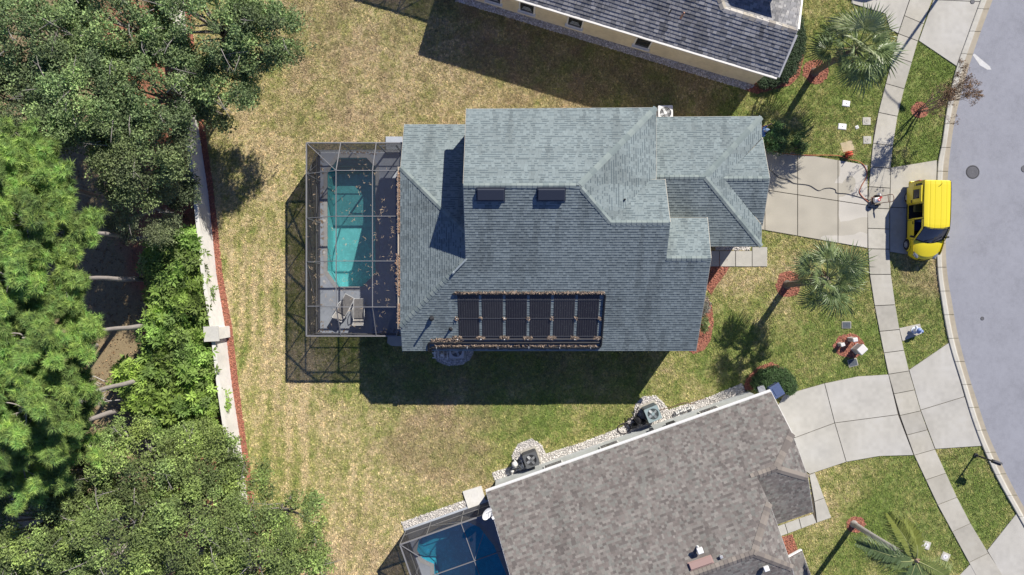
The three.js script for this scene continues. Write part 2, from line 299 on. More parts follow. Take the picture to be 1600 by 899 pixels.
function slabs(name, list, mat, h, bedPoly) {
  struct(name + '_bed', sheet(bedPoly, 0.006), M.bed); claim(bedPoly);
  const o = thing(name, '', '', g(...bedPoly[0])); o.userData = { kind: 'structure' };
  list.forEach((poly, i) => wpart(o, 'concrete_slab', prism(inset(poly, 0.55), 0.0, h + 0.006 * ((i * 7) % 3) / 3), Array.isArray(mat) ? mat[i % mat.length] : mat));
  return o;
}
const tone = (m, k) => { const c = m.clone(); c.color.multiplyScalar(k); return c; };
const walkTones = [M.walk, tone(M.walk, 1.06), tone(M.walk, 0.95), tone(M.walk, 1.02), tone(M.walk, 0.9)];
{
  const ys = [-60, -25, 25, 53, 88, 131, 176, 224, 261, 292, 325, 357, 389, 429, 478, 518, 551.6, 585, 615.6, 649.5, 680, 711.5, 750, 789, 831, 879, 920, 960];
  const off = (y) => y < 250 ? lerp(14, 3, y / 250) : y < 430 ? lerp(3, 0, (y - 250) / 180) : lerp(0, -15, (y - 430) / 450), L = [];
  for (let i = 0; i + 1 < ys.length; i++) { const a = ys[i], b = ys[i + 1], c = b + off(b), d = a + off(a); L.push([[along(walkW, a), a], [along(walkE, d), d], [along(walkE, c), c], [along(walkW, b), b]]); }
  slabs('sidewalk', L, walkTones, 0.06, [...walkW, ...walkE.slice().reverse()]);
}
// the drive of the middle house: damp patches with their tide marks
const wetTex = tex(512, (u, v) => {
  const x = 1140 + 260 * u, y = 225 + 185 * v, n = 9 * (vn(x / 14, y / 14) - 0.5), s = 0.86 + 0.14 * tn(u, v, 14) + 0.1 * (rG() - 0.5) + 0.1 * (fbm(u * 9, v * 9) - 0.5);
  const inP = (a, b, c, d) => x + n > a && x + n < c && y + n * 0.8 > b && y + n * 0.8 < d, ell = (a, b, p, r) => Math.hypot((x + n - a) / p, (y + n - b) / r) < 1;
  let wet = inP(1140, 225, 1310, 378) && !ell(1330, 290, 26, 26) ? 0.8 : 0; if (ell(1327, 285, 11, 8)) wet = 0.8; if (ell(1309, 297, 24, 10)) wet = 0.85;
  if (x + n > 1308 && y > 330 + 30 * vn(x / 30, 4) && y + n < 372) wet = Math.max(wet, 0.6); if (ell(1345, 375, 60, 9)) wet = 0;
  const k = 1 - 0.25 * wet; return [0.52 * s * k, (0.49 - 0.012 * wet) * s * k, (0.43 - 0.05 * wet) * s * k];
});
{
  const wetM = std(1, 1, 1, 0.75, { map: wetTex, ...bump(grainTex, 1.3) }), N = (x) => lerp(231, 258, (x - 1195) / 160), S = (x) => lerp(360, 388, (x - 1195) / 160), mid = (x) => lerp(297, 321, (x - 1195) / 160);
  const L = []; for (const [a, b] of [[1140, 1195], [1195, 1246], [1246, 1309], [1309, 1355.5]]) L.push([[a, N(a)], [b, N(b)], [b, mid(b)], [a, mid(a)]], [[a, mid(a)], [b, mid(b)], [b, S(b)], [a, S(a)]]);
  const o = slabs('driveway', L, wetM, 0.058, [[1140, N(1140)], [1356, 258], [1356, 388], [1140, S(1140)]]), b = home.get(o);
  for (const m of o.children) { const p = m.geometry.attributes.position, uv = m.geometry.attributes.uv; for (let i = 0; i < p.count; i++) uv.setXY(i, ((p.getX(i) + b.x) * K + 800 - 1140) / 260, ((p.getZ(i) + b.z) * K + 449.5 - 225) / 185); }
  slabs('driveway', [[[1391.5, 262], [1464, 250], [1463, 327], [1390, 324]], [[1390, 324], [1463, 327], [1463, 405], [1390, 394]]], [M.walk, tone(M.walk, 0.96)], 0.05, [[1391.5, 262], [1464, 250], [1463, 405], [1390, 394]]);
  // the lower neighbour's drive
  slabs('driveway', [[[1190, 640], [1216, 632], [1224, 617], [1288, 599], [1304, 661], [1242, 684]], [[1288, 599], [1340, 588], [1388, 585], [1403, 648], [1304, 661]], [[1190, 690], [1242, 684], [1304, 661], [1322, 722], [1265, 741]], [[1304, 661], [1403, 648], [1427.5, 711.5], [1374, 713], [1322, 722]]], [M.concrete, tone(M.concrete, 1.03), tone(M.concrete, 0.98)], 0.058, [[1190, 640], [1216, 632], [1224, 617], [1288, 599], [1340, 588], [1388, 585], [1427.5, 711.5], [1374, 713], [1322, 722], [1265, 741], [1190, 690]]);
  slabs('driveway', [[[1420, 578], [1483, 535], [1507, 620], [1438, 641]], [[1438, 641], [1507, 620], [1535, 697], [1461, 702]]], [M.concrete, tone(M.concrete, 0.97)], 0.05, [[1420, 578], [1483, 535], [1535, 697], [1461, 702]]);
  slabs('driveway', [[[1542, 860], [1588, 802], [1640, 895], [1580, 925]]], M.concrete, 0.05, [[1542, 860], [1588, 802], [1640, 895], [1580, 925]]);
  slabs('driveway', [[[1498, 899], [1516, 881], [1560, 968], [1470, 968]]], M.concrete, 0.05, [[1498, 899], [1516, 881], [1560, 968], [1470, 968]]);
  // the upper neighbour's drive
  slabs('driveway', [[[1330, -20], [1425, -12], [1403, 53], [1390, 46], [1383, 22], [1330, 6]], [[1330, -80], [1449, -80], [1425, -12], [1330, -20]]], [M.concrete, tone(M.concrete, 0.96)], 0.058, [[1330, -80], [1449, -80], [1403, 53], [1390, 46], [1383, 22], [1330, 6]]);
  slabs('driveway', [[[1458, 0], [1531, 3], [1494.5, 104], [1435, 64]], [[1487, -80], [1563, -80], [1531, 3], [1458, 0]]], [M.concrete, tone(M.concrete, 0.97)], 0.05, [[1487, -80], [1563, -80], [1494.5, 104], [1435, 64]]);
  // paths
  slabs('footpath', [[[1095, 392], [1124, 392], [1124, 417], [1095, 417]], [[1124, 392], [1149, 392], [1149, 417], [1124, 417]], [[1149, 392], [1175, 392], [1175, 417], [1149, 417]], [[1175, 386], [1199, 386], [1199, 417], [1175, 417]]], [M.concrete, tone(M.concrete, 0.97)], 0.058, [[1095, 392], [1175, 392], [1175, 386], [1199, 386], [1199, 417], [1095, 417]]);
  slabs('footpath', [[[1264, 742], [1273, 738.5], [1288, 778], [1272, 784]], [[1272, 784], [1288, 778], [1299, 809], [1276, 817]], [[1276, 817], [1252, 826], [1248, 810], [1270, 803]], [[1252, 826], [1231, 834], [1226, 818], [1248, 810]], [[1231, 834], [1214, 840], [1209, 824], [1226, 818]]], [M.concrete, tone(M.concrete, 0.96)], 0.058, [[1264, 742], [1273, 738.5], [1299, 809], [1214, 840], [1209, 824], [1270, 803]]);
  struct('paint_mark', sheet([[1520, 86], [1523, 84], [1536, 95], [1547, 104], [1549, 109], [1543, 109], [1531, 102]], 0.016), std(0.6, 0.6, 0.6, 0.9, { map: rep(concTex, 0.7) }));
}

// ------------------------------------------------------------------ bark mulch and gravel
const mulchTex = tex(256, (u, v) => { const j = 0.55 + 0.55 * tn(u, v, 40) + 0.5 * (rG() - 0.5); return [0.36 * j, 0.145 * j, 0.095 * j]; }), stoneTex = tex(256, (u, v) => { const j = 0.5 + 0.5 * tn(u, v, 50) + 0.5 * (rG() - 0.5); return [0.62 * j, 0.59 * j, 0.55 * j]; });
const mulchM = std(1, 1, 1, 1, { map: rep(mulchTex, 1.7) }), gravelM = std(1, 1, 1, 1, { map: rep(stoneTex, 1.7) });
const chipList = [], pebbleList = [];
const chipGeo = new THREE.BoxGeometry(0.09, 0.018, 0.028), pebbleGeo = new THREE.IcosahedronGeometry(0.035, 0).scale(1, 0.6, 0.8);
function inside(poly, x, y) { let c = false; for (let i = 0, j = poly.length - 1; i < poly.length; j = i++) { const [a, b] = poly[i], [d, e] = poly[j]; if ((b > y) !== (e > y) && x < (d - a) * (y - b) / (e - b) + a) c = !c; } return c; }
function strew(poly, list, per, fn) {
  const xs = poly.map((p) => p[0]), ys = poly.map((p) => p[1]), x0 = Math.min(...xs), x1 = Math.max(...xs), y0 = Math.min(...ys), y1 = Math.max(...ys), n = (x1 - x0) * (y1 - y0) / K / K * per;
  for (let i = 0; i < n; i++) { const x = rr(x0, x1), y = rr(y0, y1); if (inside(poly, x, y)) list.push(fn(x, y)); }
}
const chip = (x, y) => { const v = g(x, y, rr(0.014, 0.035)), j = rr(0.5, 1.35); return [v.x, v.y, v.z, rr(-0.5, 0.5), rr(0, 6.3), rr(-0.5, 0.5), rr(0.6, 1.4), 0.42 * j, 0.165 * j + rr(-0.02, 0.03), 0.11 * j]; };
const pebble = (white) => (x, y) => { const v = g(x, y, rr(0.01, 0.04)), j = rr(0.4, 1.1), w = white ? [0.78, 0.74, 0.69] : [0.74, 0.73, 0.75]; return [v.x, v.y, v.z, rr(0, 6), rr(0, 6), rr(0, 6), rr(0.7, 1.7), w[0] * j, w[1] * j, w[2] * j]; };
let layer = 0;
function mulch(poly, per = 190) { claim(poly); struct('mulch_bed', sheet(poly, 0.008 + 0.0005 * (layer++ % 9)), mulchM); strew(poly, chipList, per, chip); }
function gravel(poly, white = true, per = 260) { claim(poly); struct('gravel_bed', sheet(poly, 0.0105 + 0.0005 * (layer++ % 9)), gravelM); strew(poly, pebbleList, per, pebble(white)); }
const blob = (x, y, rx, ry = rx, n = 22, wob = 0.12) => Array.from({ length: n }, (_, i) => { const t = i / n * Math.PI * 2, k = 1 + wob * (vn(x + 3 * Math.cos(t), y + 3 * Math.sin(t)) - 0.5) * 2; return [x + Math.cos(t) * rx * k, y + Math.sin(t) * ry * k]; });
mulch([...wallEast.map(([x, y]) => [x - 1, y]), ...wallEast.slice().reverse().map(([x, y]) => [x + 10 + 3 * (vn(y / 9, 3) - 0.5), y])]);
for (const b of [[1275, 112, 20], [1232, 445, 19, 21], [1437, 172, 13, 13], [1337, 820, 15, 14], [1327, 541, 24, 19]]) mulch(blob(...b));
mulch([[1140, 390], [1140, 417], [1134, 428], [1117, 450], [1112, 462], [1095, 440], [1095, 417]]);
mulch([[1080, 466], [1106, 465], [1113, 480], [1115, 508], [1110, 532], [1101, 547], [1084, 553], [1070, 545], [1062, 530]]);
mulch([[1160, 612], [1166, 592], [1183, 574], [1205, 566], [1225, 575], [1236, 590], [1240, 606], [1230, 616], [1222, 618], [1200, 604]]);
mulch([[1150, 224], [1197, 232], [1232, 238], [1245, 240], [1228, 228], [1206, 208], [1196, 196], [1150, 200]]);
mulch([[1174, 128], [1164, 141], [1183, 147], [1216, 138], [1234, 134], [1250, 118], [1255, 92], [1253, 60], [1249, 32], [1240, 30], [1236, 70], [1215, 100]]);
mulch([[1214, 840], [1238, 835], [1247, 860], [1268, 920], [1225, 920]]);
gravel([[1118, 384], [1172, 384], [1172, 391.5], [1118, 391.5]], true, 120);

// ------------------------------------------------------------------ roofs
const rS = rng(31);
function clipBy(poly, ax, v, keepAbove) {
  const out = [], ins = (p) => keepAbove ? p[ax] >= v - 1e-9 : p[ax] <= v + 1e-9;
  for (let i = 0; i < poly.length; i++) {
    const a = poly[i], b = poly[(i + 1) % poly.length], ia = ins(a), ib = ins(b);
    if (ia) out.push(a);
    if (ia !== ib) { const t = (v - a[ax]) / (b[ax] - a[ax]); out.push([lerp(a[0], b[0], t), lerp(a[1], b[1], t)]); }
  }
  return out;
}
function planeOf(P) {
  const n = V(0, 0, 0); for (let i = 0; i < P.length; i++) { const a = P[i], b = P[(i + 1) % P.length]; n.x += (a.y - b.y) * (a.z + b.z); n.y += (a.z - b.z) * (a.x + b.x); n.z += (a.x - b.x) * (a.y + b.y); }
  n.normalize(); if (n.y < 0) n.negate();
  const s = V(0, 1, 0).addScaledVector(n, -n.y).normalize(), a = s.clone().cross(n).normalize();
  return { n, s, a };
}
// courses of shingles over one roof plane: each tab has its own tone, a thick lower edge, and lies on the course below
function shingles(P, o) {
  const { n, s, a } = planeOf(P), O = P.reduce((m, p) => p.dot(s) < m.dot(s) ? p : m, P[0]);
  const flat = P.map((p) => { const d = p.clone().sub(O); return [d.dot(a), d.dot(s)]; }), top = Math.max(...flat.map((p) => p[1]));
  const pos = [], col = [], W = (p, l) => V().copy(O).addScaledVector(a, p[0]).addScaledVector(s, p[1]).addScaledVector(n, l);
  const tri = (A, B, D, c) => { for (const v of [A, B, D]) { pos.push(v.x, v.y, v.z); col.push(c[0], c[1], c[2]); } };
  for (let i = 0, s0 = -0.02; s0 < top; i++, s0 += o.expo) {
    const s1 = s0 + o.expo; let row = clipBy(clipBy(flat, 1, Math.max(0, s0), true), 1, s1, false); if (row.length < 3) continue;
    const a0 = Math.min(...row.map((p) => p[0])), a1 = Math.max(...row.map((p) => p[0])), rowTone = 1 + o.rowVar * (rS() - 0.5);
    let x = a0 - o.tab * (1 + (o.random ? rS() : rS())), k = 0;
    while (x < a1) {
      const w = o.random ? o.tab * (0.55 + 0.95 * rS()) : o.tab * (0.4 + 0.3 * rS()), x1 = x + w; k++;
      const strip = x1 > a0 ? clipBy(clipBy(row, 0, x, true), 0, x1 - o.gap, false) : []; x = x1; if (strip.length < 3) continue;
      const low = !o.random && rS() < 0.5, th = (o.thick ?? 0.012) * (o.random ? 0.8 + 0.6 * rS() : low ? 1 : 1.35), L = (p) => 0.012 + th * clamp(1 - (p[1] - s0) / o.expo);
      const at = W(strip[0], 0), w0 = 0.9 + 0.2 * fbm(at.x * 0.7 + 30, at.z * 0.7 + 11 + at.y * 0.5, 3), streak = 1 - o.streak * sstep(0.55, 0.8, fbm(strip[0][0] * 2.6 + 60, strip[0][1] * 0.35 + 7, 2)), j = (1 + o.vary * (rS() - 0.5)) * rowTone * w0 * streak, pal = o.pal[o.random ? (rS() * o.pal.length) | 0 : low ? 1 : 0], c = [pal[0] * j, pal[1] * j, pal[2] * j];
      const T = strip.map((p) => W(p, L(p)));
      if (low) {                       // a dark granule band across the upper half of this tab
        const mid = s0 + o.expo * 0.48, up = clipBy(strip, 1, mid, true).map((p) => W(p, L(p))), lo = clipBy(strip, 1, mid, false).map((p) => W(p, L(p))), e = [0, 1, 2].map((z) => o.pal[0][z] * j);
        for (let m = 1; m + 1 < up.length; m++) tri(up[0], up[m], up[m + 1], c);
        for (let m = 1; m + 1 < lo.length; m++) tri(lo[0], lo[m], lo[m + 1], e);
      } else for (let m = 1; m + 1 < T.length; m++) tri(T[0], T[m], T[m + 1], c);
      for (let m = 0; m < strip.length; m++) { const p = strip[m], r = strip[(m + 1) % strip.length]; if (Math.abs(p[1] - Math.max(0, s0)) < 1e-4 && Math.abs(r[1] - Math.max(0, s0)) < 1e-4) { const A = W(p, -0.004), B = W(r, -0.004), d = [c[0] * 0.8, c[1] * 0.8, c[2] * 0.8]; tri(A, B, T[m], d); tri(B, T[(m + 1) % strip.length], T[m], d); } }
    }
  }
  const geo = new THREE.BufferGeometry();
  geo.setAttribute('position', new THREE.BufferAttribute(new Float32Array(pos), 3)); geo.setAttribute('color', new THREE.BufferAttribute(new Float32Array(col), 3)); geo.computeVertexNormals();
  return geo;
}
// bent cap pieces over a hip or ridge from A to B, between the planes with normals n1 and n2
function caps(roof, A, B, n1, n2, mats, len = 0.3, wide = 0.14) {
  const d = B.clone().sub(A), L = d.length(); d.normalize();
  const w1 = n1.clone().cross(d), w2 = n2.clone().cross(d).negate(); for (const w of [w1, w2]) { if (w.y > 0.02) w.negate(); } if (w1.dot(w2) > 0.9) w2.negate();
  const up = n1.clone().add(n2).normalize(), e = 0.03, P = (t, w, h) => V().addScaledVector(d, t).addScaledVector(w, wide).addScaledVector(up, h), Z = V(0, 0, 0), R = (t, h) => V().addScaledVector(d, t).addScaledVector(up, h);
  const h0 = 0.05, h1 = 0.03, F = [];
  for (const w of [w1, w2]) F.push([R(0, h0), R(len, h1), P(len, w, h1), P(0, w, h0)], [R(0, h0), P(0, w, h0), P(0, w, h0 - e), R(0, h0 - e)], [P(0, w, h0), P(len, w, h1), P(len, w, h1 - e), P(0, w, h0 - e)]);
  const geo = faces(F); let o = roof; while (!home.has(o)) o = o.parent; const b = home.get(o);
  for (let t = 0, i = 0; t + len * 0.8 < L; t += len * 0.87, i++) part(roof, 'ridge_cap', geo, mats[(rS() * mats.length) | 0], A.clone().addScaledVector(d, t).sub(b));
}
// a roof from named planes; each gets a deck and its shingles
function roofOf(house, planes, look) {
  const deck = Object.values(planes).map((P) => P.map((p) => p.clone().setY(p.y - 0.01)));
  const roof = wpart(house, 'roof', faces(deck), look.deck);
  wpart(roof, 'shingle_courses', G(Object.values(planes).map((P) => shingles(P, look))), M.vcol).userData = { kind: 'stuff' };
  return roof;
}
const fascia = (pts, h = 0.16) => pts.slice(1).map((p, i) => beam(pts[i].clone().setY(pts[i].y - h / 2 - 0.012), p.clone().setY(p.y - h / 2 - 0.012), 0.05, h, 0.02));
const wallFrom = (poly, y1) => { claim(poly); return prism(poly, 0, y1); };

// ------------------------------------------------------------------ the middle house, green shingles
const green = { expo: 0.142, tab: 0.3, gap: 0.004, rowVar: 0.1, vary: 0.16, streak: 0.2, thick: 0.013, pal: [[0.203, 0.244, 0.246], [0.115, 0.148, 0.158]], deck: std(0.06, 0.08, 0.08, 1) };
const capGreen = [std(0.2, 0.24, 0.232, 0.95), std(0.225, 0.265, 0.252, 0.95), std(0.165, 0.203, 0.2, 0.95)];
const house = thing('house', 'cream house in the middle under a big green grey shingle roof', 'house', g(900, 375));
const SP = (x, y) => g(x, y, 3.45 + 0.0195 * (540 - y));
{
  const w = [];
  w.push(wallFrom([[656, 224], [740, 224], [740, 262], [656, 262]], 2.65), wallFrom([[656, 262.2], [740, 262.2], [740, 530], [656, 530]], 3.42));
  const prof = (x0, x1, P) => { claim([[x0, 216], [x1, 216], [x1, 530], [x0, 530]].map(([x, y]) => [x, clamp(y, P[0][0], P.at(-1)[0])])); const A = P.map(([y, h]) => g(x0, y, h)), B = P.map(([y, h]) => g(x1, y, h)); w.push(faces([A, B, ...A.map((_, i) => { const j = (i + 1) % A.length; return [A[i], A[j], B[j], B[i]]; })])); };
  prof(741, 884, [[216, 0], [216, 5.55], [319.6, 7.6], [530, 3.5], [530, 0]]);
  prof(884.2, 984, [[216, 0], [216, 5.5], [300, 5.5], [438, 5.25], [530, 3.5], [530, 0]]);
  prof(984.2, 1000, [[310, 0], [310, 5.6], [364.6, 6.7], [530, 3.5], [530, 0]]);
  prof(1000.2, 1060, [[361, 0], [361, 4.85], [410.5, 5.8], [530, 3.5], [530, 0]]);
  w.push(wallFrom([[984.2, 212], [1150, 212], [1150, 382], [984.2, 382]], 3.3));
  wpart(house, 'wall', w, M.houseStucco);
  const P = {
    rearN: [g(643, 211.8, 2.8), g(643, 280.4, 4.14), g(738, 375, 5.97), g(738, 211.8, 2.8)],
    rearW: [g(643, 280.4, 4.14), g(643, 504.6, 4.14), g(738, 411.8, 5.95), g(738, 375, 5.95)],
    south: [[643, 504.6], [643, 540], [1064, 540], [1067, 410.5], [1007, 410.5], [1007, 364.6], [929.2, 364.6], [885.6, 319.6], [738, 319.6], [738, 411.8]].map(([x, y]) => SP(x, y)),
    north: [g(738, 207, 5.5), g(738, 319.6, 7.75), g(885.6, 319.6, 7.75), g(995.75, 205, 5.46)],
    east: [g(995.75, 205, 5.46), g(885.6, 319.6, 7.75), g(929.2, 364.6, 6.86), g(987.5, 303.8, 5.67), g(995.75, 303.8, 5.5)],
    north2: [g(929.2, 364.6, 6.86), g(1007, 364.6, 6.86), g(1007, 303.8, 5.67), g(987.5, 303.8, 5.67)],
    north3: [g(1007, 410.5, 5.975), g(1067, 410.5, 5.975), g(1070, 353.6, 4.87), g(1007, 353.6, 4.87)],
    wingN: [g(988, 204.4, 3.35), g(988, 297.2, 4.96), g(1066, 297.2, 4.96), g(1158.8, 203.4, 3.34)],
    wingS: [g(1003, 297.2, 4.96), g(1003, 360, 3.87), g(1067, 360, 3.87), g(1067, 390, 3.35), g(1158.8, 390, 3.35), g(1066, 297.2, 4.96)],
    wingE1: [g(1158.8, 204.4, 3.35), g(1066, 297.2, 4.96), g(1096.3, 297.2, 4.43), g(1158.8, 234.7, 3.35)],
    wingE2: [g(1158.8, 390, 3.35), g(1158.8, 359.7, 3.35), g(1096.3, 297.2, 4.43), g(1066, 297.2, 4.96)],
    gableN: [g(1096.3, 297.2, 4.43), g(1160.5, 297.2, 4.43), g(1160.5, 234.7, 3.35)], gableS: [g(1096.3, 297.2, 4.43), g(1160.5, 359.7, 3.35), g(1160.5, 297.2, 4.43)],
  };
  const roof = roofOf(house, P, green), N = Object.fromEntries(Object.entries(P).map(([k, v]) => [k, planeOf(v).n]));
  const c = (a, b, m, n) => caps(roof, a, b, N[m], N[n], capGreen);
  c(g(738, 319.6, 7.75), g(885.6, 319.6, 7.75), 'north', 'south');
  caps(roof, g(995.75, 205, 5.46), g(885.6, 319.6, 7.75), N.north, N.east, capGreen, 0.46, 0.16);
  c(g(929.2, 364.6, 6.86), g(885.6, 319.6, 7.75), 'east', 'south');
  c(g(929.2, 364.6, 6.86), g(1007, 364.6, 6.86), 'north2', 'south'); c(g(1007, 410.5, 5.975), g(1067, 410.5, 5.975), 'north3', 'south');
  c(g(643, 280.4, 4.14), g(738, 375, 5.96), 'rearN', 'rearW'); c(g(643, 504.6, 4.14), g(736, 413.4, 5.91), 'rearW', 'south');
  c(g(990, 297.2, 4.96), g(1066, 297.2, 4.96), 'wingN', 'wingS');
  caps(roof, g(1158.8, 204.4, 3.35), g(1066, 297.2, 4.96), N.wingN, N.wingE1, capGreen, 0.46, 0.16);
  c(g(1158.8, 390, 3.35), g(1066, 297.2, 4.96), 'wingE2', 'wingS'); c(g(1096.3, 297.2, 4.43), g(1160.5, 297.2, 4.43), 'gableN', 'gableS');
  wpart(roof, 'fascia', [fascia([SP(643, 504.6), SP(643, 540), SP(1064, 540), SP(1067, 410.5), g(1070, 353.6, 4.87), g(1007, 353.6, 4.87)]), fascia([g(1007, 364.6, 6.86), g(1007, 303.8, 5.67), g(987, 303.8, 5.67)]), fascia([g(995.75, 303.8, 5.5), g(995.75, 205, 5.46), g(738, 207, 5.5), g(738, 319.6, 7.75), g(738, 411, 5.97)]), fascia([g(738, 211.8, 2.8), g(643, 211.8, 2.8), g(643, 280.4, 4.14)]), fascia([g(988, 204.4, 3.35), g(1158.8, 203.4, 3.35), g(1158.8, 234.7, 3.35)]), fascia([g(1160.5, 234.7, 3.35), g(1160.5, 297.2, 4.43), g(1160.5, 359.7, 3.35)]), fascia([g(1158.8, 359.7, 3.35), g(1158.8, 390, 3.35), g(1067, 390, 3.35)])], std(0.5, 0.46, 0.38, 0.6));
  const gut = wpart(roof, 'gutter', [beam(g(640.6, 279, 4.03), g(640.6, 508, 4.03), 0.1, 0.03), beam(g(639.2, 279, 4.1), g(639.2, 508, 4.1), 0.02, 0.13), beam(g(642.2, 279, 4.08), g(642.2, 508, 4.08), 0.02, 0.1)], std(0.4, 0.36, 0.3, 0.6));
  // flashing at the foot of the gable, with its dark spout
  wpart(roof, 'flashing', [beam(g(739, 411.5, 6.05), g(722, 428, 5.75), 0.09, 0.03), tube([g(722, 428, 5.74), g(719, 431.5, 5.66)], 0.075, 0.06)], std(0.35, 0.4, 0.4, 0.5));
  for (const x of [767, 861]) {      // low off-ridge vents
    const p = q(x, 304, 7.35), y = SP(900, plan(p)[1]).y, t = Math.atan(0.507), v = wpart(roof, 'roof_vent', [box(0, 0.09, 0, 1.32, 0.17, 0.56, 0, 0.03).rotateX(t).translate(p.x, y + 0.02, p.z), box(0, 0.02, 0.02, 1.42, 0.03, 0.72).rotateX(t).translate(p.x, y + 0.02, p.z)], std(0.035, 0.042, 0.06, 0.5));
    wpart(v, 'louver', box(0, 0.07, 0.29, 1.2, 0.07, 0.02).rotateX(t).translate(p.x, y + 0.02, p.z), M.black);
  }
  for (const [x, y, h, L, lean] of [[908, 212, 5.75, 0.28, 0.08], [975, 312, 6.3, 0.28, 0.1], [674, 498, 4.6, 0.5, 0.05], [704, 514, 4.15, 0.22, 0.02]]) { const p = q(x, y, h); wpart(roof, 'vent_pipe', [tube([p.clone().setY(p.y - 0.25), p.clone().add(V(0.01, L, lean * 0.3))], 0.055, 0.055, 10), cyl(p.x, p.y - 0.1, p.z, 0.14, 0.075, 0.12)], M.dark); }
  const win = (x, y0, y1, h0, h1) => { const f = wpart(house, 'window', [box((x - 800) / K, (h0 + h1) / 2, ((y0 + y1) / 2 - 449.5) / K, 0.1, h1 - h0 + 0.14, (y1 - y0) / K + 0.14)], M.white); wpart(f, 'pane', [box((x - 800) / K, (h0 + h1) / 2, ((y0 + y1) / 2 - 449.5) / K, 0.13, h1 - h0, (y1 - y0) / K)], M.glass); };
  win(1060.5, 440, 470, 0.9, 2.2); win(1060.5, 490, 515, 0.9, 2.2); win(655.5, 440, 480, 0.9, 2.2);
  const gd = wpart(house, 'garage_door', box((1150.5 - 800) / K, 1.1, (297 - 449.5) / K, 0.08, 2.2, 4.9), M.offWhite); for (let i = 0; i < 4; i++) wpart(gd, 'door_panel', box((1151 - 800) / K, 0.3 + 0.54 * i, (297 - 449.5) / K, 0.09, 0.48, 4.8), M.white);
  for (const y of [330, 380]) { const d = wpart(house, 'sliding_door', box((655.4 - 800) / K, 1.05, (y - 449.5) / K, 0.08, 2.1, 1.75), M.white); wpart(d, 'pane', box((655.2 - 800) / K, 1.05, (y - 449.5) / K, 0.1, 1.95, 1.6), M.glass); }
}

